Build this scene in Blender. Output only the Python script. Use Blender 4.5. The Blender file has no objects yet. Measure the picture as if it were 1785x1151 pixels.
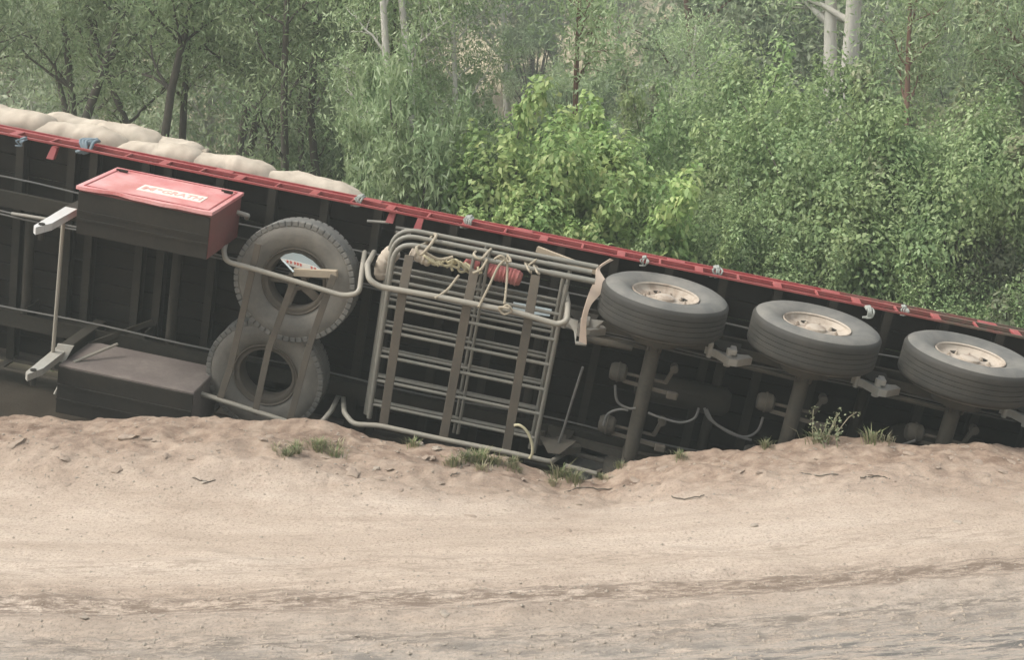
import bpy, bmesh, math, random
import numpy as np
from mathutils import Matrix, Vector, noise
random.seed(7)
R = math.radians
S = bpy.context.scene
C = S.collection

# ------------------------------------------------------------------ camera, sky, sun, exposure
CAM_H, PITCH, F, CX, CY = 2.5, 9.0, 2231.0, 892.5, 575.5      # focal length and centre in photo pixels
cam = bpy.data.objects.new('camera', bpy.data.cameras.new('camera')); C.objects.link(cam)
cam.data.sensor_width = 36; cam.data.lens = 36 * F / 1785; cam.data.clip_end = 600; cam.data.clip_start = 0.1
cam.location = (0, 0, CAM_H); cam.rotation_euler = (R(90 - PITCH), 0, 0)
S.camera = cam
SUN_EL, SUN_AZ = 52, -106           # a veiled sun from the left
w = bpy.data.worlds.new('World'); S.world = w; w.use_nodes = True
nt = w.node_tree; nt.nodes.clear()
sky = nt.nodes.new('ShaderNodeTexSky'); sky.sky_type = 'NISHITA'; sky.sun_disc = False
sky.sun_elevation = R(SUN_EL); sky.sun_rotation = R(SUN_AZ); sky.air_density = 1.0; sky.dust_density = 4.0; sky.ozone_density = 1.0
hs = nt.nodes.new('ShaderNodeHueSaturation'); hs.inputs['Saturation'].default_value = 0.34   # thin white cloud
bg = nt.nodes.new('ShaderNodeBackground'); bg.inputs['Strength'].default_value = 0.15
wo = nt.nodes.new('ShaderNodeOutputWorld')
nt.links.new(sky.outputs[0], hs.inputs['Color']); nt.links.new(hs.outputs[0], bg.inputs[0]); nt.links.new(bg.outputs[0], wo.inputs[0])
sl = bpy.data.lights.new('sun', 'SUN'); sl.energy = 1.5; sl.angle = R(24); sl.color = (1, .96, .89)
sun = bpy.data.objects.new('sun', sl); C.objects.link(sun)
sd = Vector((math.sin(R(SUN_AZ)) * math.cos(R(SUN_EL)), math.cos(R(SUN_AZ)) * math.cos(R(SUN_EL)), math.sin(R(SUN_EL))))
sun.rotation_euler = sd.to_track_quat('Z', 'Y').to_euler()
S.view_settings.view_transform = 'Standard'; S.view_settings.look = 'None'
S.view_settings.exposure = 1.14; S.view_settings.gamma = 1
S.cycles.max_bounces = 5; S.cycles.transparent_max_bounces = 8

# ------------------------------------------------------------------ trailer pose (camera frame -> world)
AL, PSI, RHO, OX, OY, DEP = R(18.65), R(3.2), R(11.56), 1165, 458.7, 10.93
camM = Matrix.Translation(cam.location) @ Matrix.Rotation(R(90 - PITCH), 4, 'X')
rot = Matrix.Rotation(-RHO, 4, 'Z') @ Matrix.Rotation(-PSI, 4, 'Y') @ Matrix.Rotation(AL, 4, 'X')
TM = camM @ Matrix.Translation(((OX - CX) / F * DEP, (CY - OY) / F * DEP, -DEP)) @ rot   # local x along, y across (up), z out of the underside
TMi = TM.inverted()
def ray(px, py):
    return (camM.to_3x3() @ Vector(((px - CX) / F, (CY - py) / F, -1)))
def P(px, py, w):                    # trailer-local point seen at a photo pixel, at height w off the deck's underside
    o = TMi @ cam.location; d = TMi.to_3x3() @ ray(px, py); t = (w - o.z) / d.z; return o + d * t
def PV(px, py, v):                   # the same on the plane v across the deck
    o = TMi @ cam.location; d = TMi.to_3x3() @ ray(px, py); t = (-v - o.y) / d.y; return o + d * t
def G(px, py, Y):                    # world point at depth Y
    d = ray(px, py); return cam.location + d * (Y / d.y)
def T(u, v, w): return Vector((u, -v, w))

# ------------------------------------------------------------------ materials
def newmat(name):
    m = bpy.data.materials.new(name); m.use_nodes = True; n = m.node_tree; n.nodes.clear()
    o = n.nodes.new('ShaderNodeOutputMaterial'); b = n.nodes.new('ShaderNodeBsdfPrincipled')
    n.links.new(b.outputs[0], o.inputs[0]); return m, n, b, o
def N(n, t, **k):
    x = n.nodes.new(t)
    for a, v in k.items():
        if hasattr(x, a) and a not in x.inputs: setattr(x, a, v)
        else: x.inputs[a].default_value = v
    return x
def noi(n, scale, detail=4, rough=.6, coord='Object'):
    tc = N(n, 'ShaderNodeTexCoord'); t = N(n, 'ShaderNodeTexNoise', Scale=scale, Detail=detail, Roughness=rough)
    n.links.new(tc.outputs[coord], t.inputs['Vector']); return t
def ramp(n, src, stops):
    r = N(n, 'ShaderNodeValToRGB'); e = r.color_ramp.elements
    while len(e) < len(stops): e.new(.5)
    for x, (p, c) in zip(e, stops):
        x.position = p; x.color = (*c, 1) if len(c) == 3 else c
    n.links.new(src, r.inputs[0]); return r
def mixc(n, fac, a, b):
    m = N(n, 'ShaderNodeMix', data_type='RGBA')
    for s, v in ((0, fac), (6, a), (7, b)):
        if isinstance(v, (int, float)): m.inputs[s].default_value = v
        elif isinstance(v, tuple): m.inputs[s].default_value = (*v, 1)
        else: n.links.new(v, m.inputs[s])
    return m.outputs[2]
def bump(n, b, src, strength, dist):
    k = N(n, 'ShaderNodeBump', Strength=strength, Distance=dist); n.links.new(src, k.inputs['Height']); n.links.new(k.outputs[0], b.inputs['Normal'])
DUST = (.30, .245, .18)
def painted(name, col, rough=.45, dust=.35, dustc=DUST, metal=0, fine=30, big=3.0, edge=.55, coat=0, spec=.5, bmp=.15):
    m, n, b, o = newmat(name)
    t = noi(n, big, 6, .65); f = noi(n, fine, 5, .7)
    a = N(n, 'ShaderNodeMath', operation='MULTIPLY_ADD'); n.links.new(f.outputs[0], a.inputs[0]); a.inputs[1].default_value = .5
    n.links.new(t.outputs[0], a.inputs[2])
    d = ramp(n, a.outputs[0], [(edge, (0, 0, 0)), (edge + .4, (1, 1, 1))])
    k = N(n, 'ShaderNodeMath', operation='MULTIPLY_ADD'); n.links.new(d.outputs[0], k.inputs[0]); k.inputs[1].default_value = dust; k.inputs[2].default_value = dust * .35
    n.links.new(mixc(n, k.outputs[0], col, dustc), b.inputs['Base Color'])
    r = N(n, 'ShaderNodeMath', operation='MULTIPLY_ADD'); n.links.new(k.outputs[0], r.inputs[0]); r.inputs[1].default_value = .5; r.inputs[2].default_value = rough
    n.links.new(r.outputs[0], b.inputs['Roughness']); b.inputs['Metallic'].default_value = metal; b.inputs['Coat Weight'].default_value = coat
    b.inputs['Specular IOR Level'].default_value = spec; b.inputs['Coat Roughness'].default_value = .12
    bump(n, b, f.outputs[0], bmp, .01)
    return m
M = {}
M['red'] = painted('red_paint', (.24, .018, .022), .35, .26, (.42, .20, .17))
M['red_gloss'] = painted('red_box_paint', (.52, .03, .038), .16, .55, (.76, .46, .44), coat=.8, bmp=.03, edge=.45)  # pink dust colour, with the lid's sky reflection painted in
M['dustbox'] = painted('dust_caked_box', (.08, .06, .055), .75, .6, (.20, .17, .145))
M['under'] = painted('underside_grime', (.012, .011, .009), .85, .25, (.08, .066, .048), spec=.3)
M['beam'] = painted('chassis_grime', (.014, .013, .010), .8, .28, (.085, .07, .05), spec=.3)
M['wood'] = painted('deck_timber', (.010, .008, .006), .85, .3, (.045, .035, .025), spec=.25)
M['tube'] = painted('dusty_pipe', (.22, .21, .175), .5, .45, (.33, .29, .23), metal=.1)
M['gate'] = painted('galvanised_pipe', (.155, .155, .135), .45, .5, (.27, .245, .195), metal=.25)
M['bar'] = painted('rusty_strap_steel', (.06, .053, .042), .75, .45, (.15, .122, .09))
M['silver'] = painted('silver_paint', (.5, .52, .53), .4, .45, (.45, .40, .33))
M['bracket'] = painted('dusty_grey_bracket', (.31, .31, .28), .6, .5, (.26, .22, .17))
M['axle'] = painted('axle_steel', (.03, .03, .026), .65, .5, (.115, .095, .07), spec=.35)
M['tan'] = painted('bent_guard_paint', (.56, .45, .36), .5, .3, (.45, .34, .24))
M['rim'] = painted('dusty_rim', (.43, .375, .305), .65, .75, (.2, .15, .11), fine=14, big=6, edge=.68)
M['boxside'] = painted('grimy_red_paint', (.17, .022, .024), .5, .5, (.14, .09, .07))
M['timber'] = painted('weathered_timber', (.36, .30, .22), .8, .4, (.28, .22, .15))
M['hose'] = painted('rubber_hose', (.05, .055, .055), .5, .45, (.2, .18, .15))
M['blue'] = painted('faded_blue_webbing', (.10, .16, .20), .7, .4, (.3, .3, .28))
M['rag'] = painted('grey_rag', (.20, .22, .20), .9, .4, (.35, .33, .28))
M['redroll'] = painted('red_drum', (.36, .05, .05), .55, .5, (.33, .2, .17))
M['cream'] = painted('cream_plate', (.80, .72, .62), .35, .15, (.6, .45, .38), bmp=.02)
M['letter'] = painted('faded_red_letter', (.66, .33, .29), .4, .2, (.7, .5, .42), bmp=.02)
M['skyblue'] = painted('pale_blue_tin', (.34, .42, .44), .4, .35, (.4, .38, .33))
M['white'] = painted('dirty_white_paint', (.66, .66, .62), .5, .35, (.45, .38, .30))
M['redink'] = painted('red_print', (.5, .08, .07), .5, .2)
M['rope'] = painted('natural_rope', (.36, .32, .24), .9, .4, (.25, .2, .14), fine=120, bmp=.5)
M['yrope'] = painted('pale_rope', (.55, .50, .32), .9, .4, (.35, .3, .2), fine=120, bmp=.5)

def rail_mat():
    m = painted('red_rail_paint', (.24, .018, .022), .35, .26, (.42, .20, .17)); n = m.node_tree; b = next(x for x in n.nodes if x.type == 'BSDF_PRINCIPLED'); src = b.inputs['Base Color'].links[0].from_socket
    tc = N(n, 'ShaderNodeTexCoord'); sp = N(n, 'ShaderNodeSeparateXYZ'); n.links.new(tc.outputs['Object'], sp.inputs[0]); t = noi(n, 3.5, 5, .7)
    a = N(n, 'ShaderNodeMath', operation='MULTIPLY_ADD'); n.links.new(t.outputs[0], a.inputs[0]); a.inputs[1].default_value = 4.5; n.links.new(sp.outputs[0], a.inputs[2])
    r = N(n, 'ShaderNodeMapRange'); n.links.new(a.outputs[0], r.inputs[0]); r.inputs[1].default_value = 3.4; r.inputs[2].default_value = 5.2
    n.links.new(mixc(n, r.outputs[0], src, (.10, .078, .055)), b.inputs['Base Color']); return m
M['rail'] = rail_mat()
def tyre_mat(name, col, dust, dc):
    m, n, b, o = newmat(name)
    t = noi(n, 4, 6, .65); f = noi(n, 60, 4, .7)
    d = ramp(n, t.outputs[0], [(.36, (0, 0, 0)), (.68, (1, 1, 1))])
    k = N(n, 'ShaderNodeMath', operation='MULTIPLY_ADD'); n.links.new(d.outputs[0], k.inputs[0]); k.inputs[1].default_value = dust * .6; k.inputs[2].default_value = dust * .4
    n.links.new(mixc(n, k.outputs[0], col, dc), b.inputs['Base Color']); b.inputs['Roughness'].default_value = .72
    b.inputs['Specular IOR Level'].default_value = .35
    bump(n, b, f.outputs[0], .25, .008); return m
M['tyre'] = tyre_mat('dusty_tyre', (.05, .055, .055), .75, (.22, .205, .175))
M['sparetyre'] = tyre_mat('spare_tyre_rubber', (.06, .059, .054), .8, (.22, .20, .165))
M['tread'] = tyre_mat('tyre_tread', (.016, .017, .016), .5, (.075, .066, .052))

def hessian():
    m, n, b, o = newmat('hessian_sacking')
    t = noi(n, 5, 5, .6); r = ramp(n, t.outputs[0], [(.3, (.38, .325, .26)), (.5, (.46, .40, .325)), (.7, (.54, .48, .395))])
    tc = N(n, 'ShaderNodeTexCoord'); w1 = N(n, 'ShaderNodeTexWave', Scale=55, Distortion=1.5); w2 = N(n, 'ShaderNodeTexWave', Scale=55, Distortion=1.5, bands_direction='Y')
    n.links.new(tc.outputs['Object'], w1.inputs[0]); n.links.new(tc.outputs['Object'], w2.inputs[0])
    a = N(n, 'ShaderNodeMath', operation='ADD'); n.links.new(w1.outputs[1], a.inputs[0]); n.links.new(w2.outputs[1], a.inputs[1])
    n.links.new(mixc(n, .12, r.outputs[0], (.3, .24, .17)), b.inputs['Base Color']); b.inputs['Roughness'].default_value = .95
    b.inputs['Specular IOR Level'].default_value = .1; bump(n, b, a.outputs[0], .35, .004); return m
M['sack'] = hessian()

def leaf_mat(name, cols, trans=.42, back=1.2):
    m, n, b, o = newmat(name)
    g = N(n, 'ShaderNodeNewGeometry'); oi = N(n, 'ShaderNodeObjectInfo')
    r = ramp(n, g.outputs['Random Per Island'], [(i / (len(cols) - 1), c) for i, c in enumerate(cols)])
    h = N(n, 'ShaderNodeHueSaturation'); n.links.new(r.outputs[0], h.inputs['Color'])
    q = N(n, 'ShaderNodeMapRange'); n.links.new(oi.outputs['Random'], q.inputs[0]); q.inputs[3].default_value = .75; q.inputs[4].default_value = 1.2; n.links.new(q.outputs[0], h.inputs['Value'])
    vn = noi(n, 1.6, 3, .6); vr = N(n, 'ShaderNodeMapRange'); n.links.new(vn.outputs[0], vr.inputs[0]); vr.inputs[1].default_value = .3; vr.inputs[2].default_value = .7; vr.inputs[3].default_value = .47; vr.inputs[4].default_value = .515; n.links.new(vr.outputs[0], h.inputs['Hue'])
    n.links.new(h.outputs[0], b.inputs['Base Color']); b.inputs['Roughness'].default_value = .5; b.inputs['Specular IOR Level'].default_value = .3
    tr = N(n, 'ShaderNodeBsdfTranslucent'); n.links.new(h.outputs[0], tr.inputs[0])
    mx = N(n, 'ShaderNodeMixShader'); mx.inputs[0].default_value = trans
    n.links.new(b.outputs[0], mx.inputs[1]); n.links.new(tr.outputs[0], mx.inputs[2]); n.links.new(mx.outputs[0], o.inputs[0]); return m
M['gum'] = leaf_mat('gum_leaves', [(.20, .28, .14), (.28, .37, .19), (.36, .46, .25), (.47, .55, .35)])
M['lantana'] = leaf_mat('shrub_leaves', [(.17, .25, .11), (.26, .37, .16), (.34, .46, .20), (.45, .56, .30)])
M['lime'] = leaf_mat('fresh_green_leaves', [(.22, .34, .12), (.32, .46, .17), (.40, .54, .21), (.53, .61, .27)], .42)
M['olive'] = leaf_mat('olive_leaves', [(.18, .21, .12), (.25, .28, .16), (.31, .33, .20), (.26, .34, .19)])
M['farleaf'] = leaf_mat('far_leaves', [(.20, .26, .16), (.27, .34, .20), (.33, .39, .25), (.38, .42, .29)])
M['grassgreen'] = leaf_mat('green_grass', [(.12, .16, .07), (.17, .21, .09), (.25, .25, .14), (.34, .30, .19)], .3)
M['straw'] = leaf_mat('dry_grass', [(.30, .28, .18), (.38, .34, .22), (.24, .27, .15)], .3)
M['bark'] = painted('dark_bark', (.06, .052, .04), .9, .5, (.14, .12, .095), fine=14, bmp=.6)
M['palebark'] = painted('white_gum_bark', (.52, .51, .46), .8, .5, (.34, .30, .25), fine=6, big=1.2, bmp=.25)
M['redbark'] = painted('red_brown_bark', (.14, .075, .05), .9, .5, (.2, .13, .1), fine=14, bmp=.5)
M['stone'] = painted('road_stone', (.20, .185, .16), .9, .5, (.4, .32, .24), fine=25)
M['clod'] = painted('earth_clod', (.24, .18, .135), .95, .6, (.34, .275, .215), fine=25, bmp=.6)

def ground_mat():
    m, n, b, o = newmat('dirt_ground')
    tc = N(n, 'ShaderNodeTexCoord'); sx0 = N(n, 'ShaderNodeSeparateXYZ'); n.links.new(tc.outputs['Object'], sx0.inputs[0])
    def ma(op, a, b, c=None):
        x = N(n, 'ShaderNodeMath', operation=op)
        for i_, v_ in enumerate((a, b, c)):
            if v_ is None: continue
            if isinstance(v_, (int, float)): x.inputs[i_].default_value = v_
            else: n.links.new(v_, x.inputs[i_])
        return x.outputs[0]
    X, Y = sx0.outputs[0], sx0.outputs[1]
    tl0 = ma('SUBTRACT', Y, ma('MULTIPLY', X, ma('MULTIPLY_ADD', X, .03, .11)))       # across the curved wheel tracks
    mp = N(n, 'ShaderNodeCombineXYZ'); n.links.new(ma('MULTIPLY', X, .38), mp.inputs[0]); n.links.new(ma('MULTIPLY', tl0, 1.7), mp.inputs[1])
    def nz(sc, de=5, ro=.65, mapped=True):
        t = N(n, 'ShaderNodeTexNoise', Scale=sc, Detail=de, Roughness=ro); n.links.new(mp.outputs[0] if mapped else tc.outputs['Object'], t.inputs[0]); return t
    a = nz(1.1); f = nz(60, 5, .8, False); s = nz(5.5, 6, .7)
    sand = ramp(n, a.outputs[0], [(.3, (.33, .262, .203)), (.5, (.405, .33, .262)), (.72, (.465, .39, .318))])
    grain = ramp(n, f.outputs[0], [(.36, (.42, .41, .40)), (.48, (1, 1, 1)), (.7, (1.18, 1.18, 1.18))])
    mul = N(n, 'ShaderNodeMix', data_type='RGBA', blend_type='MULTIPLY'); mul.inputs[0].default_value = .8
    n.links.new(sand.outputs[0], mul.inputs[6]); n.links.new(grain.outputs[0], mul.inputs[7])
    dark = ramp(n, s.outputs[0], [(.56, (0, 0, 0)), (.70, (1, 1, 1))])
    dk = N(n, 'ShaderNodeMath', operation='MULTIPLY'); n.links.new(dark.outputs[0], dk.inputs[0]); dk.inputs[1].default_value = .45
    c1 = mixc(n, dk.outputs[0], mul.outputs[2], (.27, .22, .17))
    def lane(y0, y1, amt, col, cin, sc, lo, hi):
        wv = N(n, 'ShaderNodeMath', operation='MULTIPLY_ADD'); n.links.new(nz(.9, 5, .65).outputs[0], wv.inputs[0]); wv.inputs[1].default_value = .5; n.links.new(tl0, wv.inputs[2]); tl = wv
        g1 = N(n, 'ShaderNodeMapRange', interpolation_type='SMOOTHSTEP'); n.links.new(tl.outputs[0], g1.inputs[0]); g1.inputs[1].default_value = y0; g1.inputs[2].default_value = (y0 + y1) / 2
        g2 = N(n, 'ShaderNodeMapRange', interpolation_type='SMOOTHSTEP'); n.links.new(tl.outputs[0], g2.inputs[0]); g2.inputs[1].default_value = (y0 + y1) / 2; g2.inputs[2].default_value = y1; g2.inputs[3].default_value = 1; g2.inputs[4].default_value = 0
        mm = N(n, 'ShaderNodeMath', operation='MULTIPLY'); n.links.new(g1.outputs[0], mm.inputs[0]); n.links.new(g2.outputs[0], mm.inputs[1])
        sp = ramp(n, nz(sc, 6, .8).outputs[0], [(lo, (0, 0, 0)), (hi, (1, 1, 1))]); m2 = N(n, 'ShaderNodeMath', operation='MULTIPLY'); n.links.new(mm.outputs[0], m2.inputs[0]); n.links.new(sp.outputs[0], m2.inputs[1])
        m3 = N(n, 'ShaderNodeMath', operation='MULTIPLY'); n.links.new(m2.outputs[0], m3.inputs[0]); m3.inputs[1].default_value = amt; return mixc(n, m3.outputs[0], cin, col)
    c1 = lane(4.4, 7.1, .85, (.265, .24, .208), c1, 9, .36, .56)  # grey gravel strip, its colour also darkened for the dim near edge
    c1 = lane(6.45, 7.15, .95, (.16, .122, .094), c1, 13, .42, .55)  # dark rut soil, its colour standing in for weak relief shading
    c1 = lane(5.95, 6.65, .95, (.165, .14, .115), c1, 12, .45, .57)
    c1 = lane(5.2, 6.4, .95, (.115, .108, .098), c1, 7, .48, .58)
    c1 = lane(7.05, 7.7, .8, (.25, .20, .155), c1, 12, .5, .6)
    # the crumbled verge is redder soil, the far slope dry grass and leaf litter
    sx = N(n, 'ShaderNodeSeparateXYZ'); n.links.new(tc.outputs['Object'], sx.inputs[0])
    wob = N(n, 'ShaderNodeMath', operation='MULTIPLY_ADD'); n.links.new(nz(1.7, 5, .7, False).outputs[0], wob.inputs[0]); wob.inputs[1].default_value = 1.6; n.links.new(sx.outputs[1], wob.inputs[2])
    vr = N(n, 'ShaderNodeMapRange'); n.links.new(wob.outputs[0], vr.inputs[0]); vr.inputs[1].default_value = 8.9; vr.inputs[2].default_value = 10.1
    vm = N(n, 'ShaderNodeMath', operation='MULTIPLY'); n.links.new(vr.outputs[0], vm.inputs[0]); vm.inputs[1].default_value = .85
    soil = ramp(n, nz(7, 6, .7, False).outputs[0], [(.35, (.125, .08, .056)), (.5, (.235, .168, .122)), (.68, (.345, .27, .205))])
    c2 = mixc(n, vm.outputs[0], c1, soil.outputs[0])
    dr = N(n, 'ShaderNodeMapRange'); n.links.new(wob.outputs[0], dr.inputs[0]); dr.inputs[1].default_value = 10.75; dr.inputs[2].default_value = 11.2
    c2 = mixc(n, dr.outputs[0], c2, (.045, .036, .026))                                # shade under the trailer put into the ditch soil colour
    fr = N(n, 'ShaderNodeMapRange'); n.links.new(sx.outputs[1], fr.inputs[0]); fr.inputs[1].default_value = 12; fr.inputs[2].default_value = 13.5
    lit = ramp(n, nz(.5, 6, .7, False).outputs[0], [(.32, (.16, .145, .10)), (.5, (.30, .26, .17)), (.7, (.46, .39, .27))])
    c3 = mixc(n, fr.outputs[0], c2, lit.outputs[0])
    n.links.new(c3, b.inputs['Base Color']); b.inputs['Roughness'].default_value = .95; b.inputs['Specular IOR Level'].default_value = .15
    hh = N(n, 'ShaderNodeMath', operation='MULTIPLY_ADD'); n.links.new(f.outputs[0], hh.inputs[0]); hh.inputs[1].default_value = .35; n.links.new(s.outputs[0], hh.inputs[2])
    bump(n, b, hh.outputs[0], .7, .03); return m
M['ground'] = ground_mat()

# ------------------------------------------------------------------ mesh helpers
class MB:
    def __init__(s): s.v = []; s.f = []
    def add(s, vs, fs):
        k = len(s.v); s.v += [tuple(v) for v in vs]; s.f += [tuple(i + k for i in f) for f in fs]; return s
    def box(s, c, size, rot=None, bev=0.0):
        h = [x / 2 for x in size]; b = min(bev, min(h) * .45)
        if b <= 0:
            vs = [Vector((x * h[0], y * h[1], z * h[2])) for x in (-1, 1) for y in (-1, 1) for z in (-1, 1)]
            fs = [(0, 1, 3, 2), (4, 6, 7, 5), (0, 4, 5, 1), (2, 3, 7, 6), (0, 2, 6, 4), (1, 5, 7, 3)]
        else:
            bm = bmesh.new(); bmesh.ops.create_cube(bm, size=1)
            for v in bm.verts: v.co = Vector((v.co[i] * size[i] for i in range(3)))
            bmesh.ops.bevel(bm, geom=bm.edges[:], offset=b, segments=1, affect='EDGES')
            bm.verts.index_update(); vs = [v.co.copy() for v in bm.verts]; fs = [tuple(v.index for v in f.verts) for f in bm.faces]; bm.free()
        if rot is not None: vs = [rot @ v for v in vs]
        c = Vector(c); return s.add([v + c for v in vs], fs)
    def span(s, a, b, bev=0.0):                      # axis-aligned box between two corners
        a, b = Vector(a), Vector(b); return s.box((a + b) / 2, [abs(b[i] - a[i]) for i in range(3)], None, bev)
    def beam(s, a, b, w, t, up=(0, 0, 1), bev=.003):   # rectangular bar from a to b, w across, t along 'up'
        a, b = Vector(a), Vector(b); d = (b - a); x = d.normalized(); z = Vector(up); z = (z - x * z.dot(x)).normalized(); y = z.cross(x)
        return s.box((a + b) / 2, (d.length, w, t), Matrix((x, y, z)).transposed(), bev)
    def tube(s, pts, r, seg=10, closed=False, cap=True):
        pts = [Vector(p) for p in pts]; n = len(pts); rr = r if isinstance(r, (list, tuple)) else [r] * n
        up = None; rings = []
        for i, p in enumerate(pts):
            d = (pts[(i + 1) % n] - pts[i - 1]) if closed else (pts[min(i + 1, n - 1)] - pts[max(i - 1, 0)])
            d = d.normalized() if d.length > 1e-9 else Vector((0, 0, 1))
            if up is None: up = Vector((0, 0, 1)) if abs(d.z) < .9 else Vector((1, 0, 0))
            a = (up - d * up.dot(d)).normalized(); up = a; b = d.cross(a)
            rings.append([p + (a * math.cos(t) + b * math.sin(t)) * rr[i] for t in (2 * math.pi * k / seg for k in range(seg))])
        vs = [v for q in rings for v in q]; fs = []
        for i in range(n if closed else n - 1):
            j = (i + 1) % n
            for k in range(seg): fs.append((i * seg + k, i * seg + (k + 1) % seg, j * seg + (k + 1) % seg, j * seg + k))
        if cap and not closed: fs += [tuple(range(seg))[::-1], tuple(range((n - 1) * seg, n * seg))]
        return s.add(vs, fs)
    def lathe(s, prof, seg=48, axis='Z', c=(0, 0, 0), closed=False):   # prof: (radius, height)
        vs = []; n = len(prof)
        for k in range(seg):
            t = 2 * math.pi * k / seg
            for r, h in prof:
                p = (r * math.cos(t), r * math.sin(t), h)
                if axis == 'Y': p = (p[0], p[2], -p[1])
                if axis == 'X': p = (p[2], p[0], p[1])
                vs.append(Vector(p) + Vector(c))
        fs = []
        for k in range(seg):
            j = (k + 1) % seg
            for i in range(n if closed else n - 1): fs.append((k * n + i, j * n + i, j * n + (i + 1) % n, k * n + (i + 1) % n))
        return s.add(vs, fs)
    def prism(s, poly, d):                             # poly of points, extruded by vector d
        poly = [Vector(p) for p in poly]; n = len(poly); d = Vector(d)
        fs = [tuple(range(n))[::-1], tuple(range(n, 2 * n))] + [(i, (i + 1) % n, (i + 1) % n + n, i + n) for i in range(n)]
        return s.add(poly + [p + d for p in poly], fs)
    def ribbon(s, left, right, t):                     # a bent sheet with thickness
        n = len(left); left = [Vector(a) for a in left]; right = [Vector(a) for a in right]; nm = []
        for i in range(n):
            d = left[min(i + 1, n - 1)] - left[max(i - 1, 0)]; q = d.cross(right[i] - left[i]); nm.append(q.normalized() * t if q.length > 1e-9 else Vector((0, 0, t)))
        vs = left + right + [a + b for a, b in zip(left, nm)] + [a + b for a, b in zip(right, nm)]; fs = []
        for i in range(n - 1):
            fs += [(i, i + 1, n + i + 1, n + i), (2 * n + i, 3 * n + i, 3 * n + i + 1, 2 * n + i + 1), (i, 2 * n + i, 2 * n + i + 1, i + 1), (n + i, n + i + 1, 3 * n + i + 1, 3 * n + i)]
        fs += [(0, n, 3 * n, 2 * n), (n - 1, 3 * n - 1, 4 * n - 1, 2 * n - 1)]
        return s.add(vs, fs)
    def mesh(s, name, mat, smooth=True, angle=40):
        me = bpy.data.meshes.new(name); me.from_pydata(s.v, [], s.f)
        bm = bmesh.new(); bm.from_mesh(me); bmesh.ops.recalc_face_normals(bm, faces=bm.faces[:]); bm.to_mesh(me); bm.free()
        if smooth: me.shade_smooth(); me.set_sharp_from_angle(angle=R(angle))
        me.materials.append(M[mat] if isinstance(mat, str) else mat); return me
    def build(s, name, mat, parent=None, smooth=True, angle=40): return obj(name, s.mesh(name, mat, smooth, angle), parent)
def obj(name, me, parent=None, loc=None):
    o = bpy.data.objects.new(name, me); C.objects.link(o)
    if parent: o.parent = parent
    if loc is not None: o.location = loc
    return o
def tag(o, label, cat, group=None):
    o['label'] = label; o['category'] = cat
    if group: o['group'] = group
    return o
def thing(name, label, cat, mat, group=None):
    o = bpy.data.objects.new(name, None); C.objects.link(o); o.empty_display_size = .2; o.matrix_world = mat
    return tag(o, label, cat, group)
def arc(pts, rad=.1, n=6):                             # a polyline with its corners rounded
    pts = [Vector(p) for p in pts]; out = [pts[0]]
    for i in range(1, len(pts) - 1):
        a, b, c = pts[i - 1], pts[i], pts[i + 1]; r = min(rad, (a - b).length * .45, (c - b).length * .45)
        p, q = b + (a - b).normalized() * r, b + (c - b).normalized() * r
        for k in range(n + 1):
            t = k / n; out.append(p * (1 - t) ** 2 + b * 2 * t * (1 - t) + q * t * t)
    return out + [pts[-1]]
def spline(pts, n=8):
    pts = [Vector(p) for p in pts]; q = [pts[0]] + pts + [pts[-1]]; out = []
    for i in range(1, len(q) - 2):
        a, b, c, d = q[i - 1:i + 3]
        for k in range(n):
            t = k / n; out.append(.5 * ((2 * b) + (c - a) * t + (2 * a - 5 * b + 4 * c - d) * t * t + (3 * b - a - 3 * c + d) * t ** 3))
    return out + [pts[-1]]

# ------------------------------------------------------------------ ground: road, crumbled verge, gully and far slope in one sheet
rng = np.random.default_rng(3)
_perm = rng.permutation(512)
_tab = rng.random((256, 256))
def vnoise(x, y):
    xi = np.floor(x).astype(int); yi = np.floor(y).astype(int); fx = x - xi; fy = y - yi
    fx = fx * fx * (3 - 2 * fx); fy = fy * fy * (3 - 2 * fy); t = lambda a, b: _tab[a % 256, b % 256]
    return (t(xi, yi) * (1 - fx) + t(xi + 1, yi) * fx) * (1 - fy) + (t(xi, yi + 1) * (1 - fx) + t(xi + 1, yi + 1) * fx) * fy - .5
def fbm(x, y, o=4):
    s = 0; a = 1.0
    for i in range(o): s = s + a * vnoise(x * 2 ** i + 17 * i, y * 2 ** i + 31 * i); a *= .5
    return s
sst = lambda x, a, b: (lambda t: t * t * (3 - 2 * t))(np.clip((x - a) / (b - a), 0, 1))
YE = 9.72
_tb = [(-300, 722), (0, 730), (130, 735), (330, 733), (450, 738), (560, 746), (640, 762), (740, 780), (880, 806), (960, 832), (1040, 836), (1090, 822), (1160, 800), (1300, 785), (1450, 768), (1600, 773), (1785, 787), (2100, 790)]
_ex = np.array([(a - CX) / F * (YE / math.cos(R(14)) * math.cos(R(5.5))) for a, b in _tb])
_ez = np.array([CAM_H - YE * math.tan(R(PITCH) + math.atan((b - CY) / F)) for a, b in _tb])
_a, _b = TM @ T(-6, 2.24, .35), TM @ T(3, 2.24, .35)
def zditch(x): return _a.z + (_b.z - _a.z) * (np.clip(x, -9, 6) - _a.x) / (_b.x - _a.x) - .03
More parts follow.
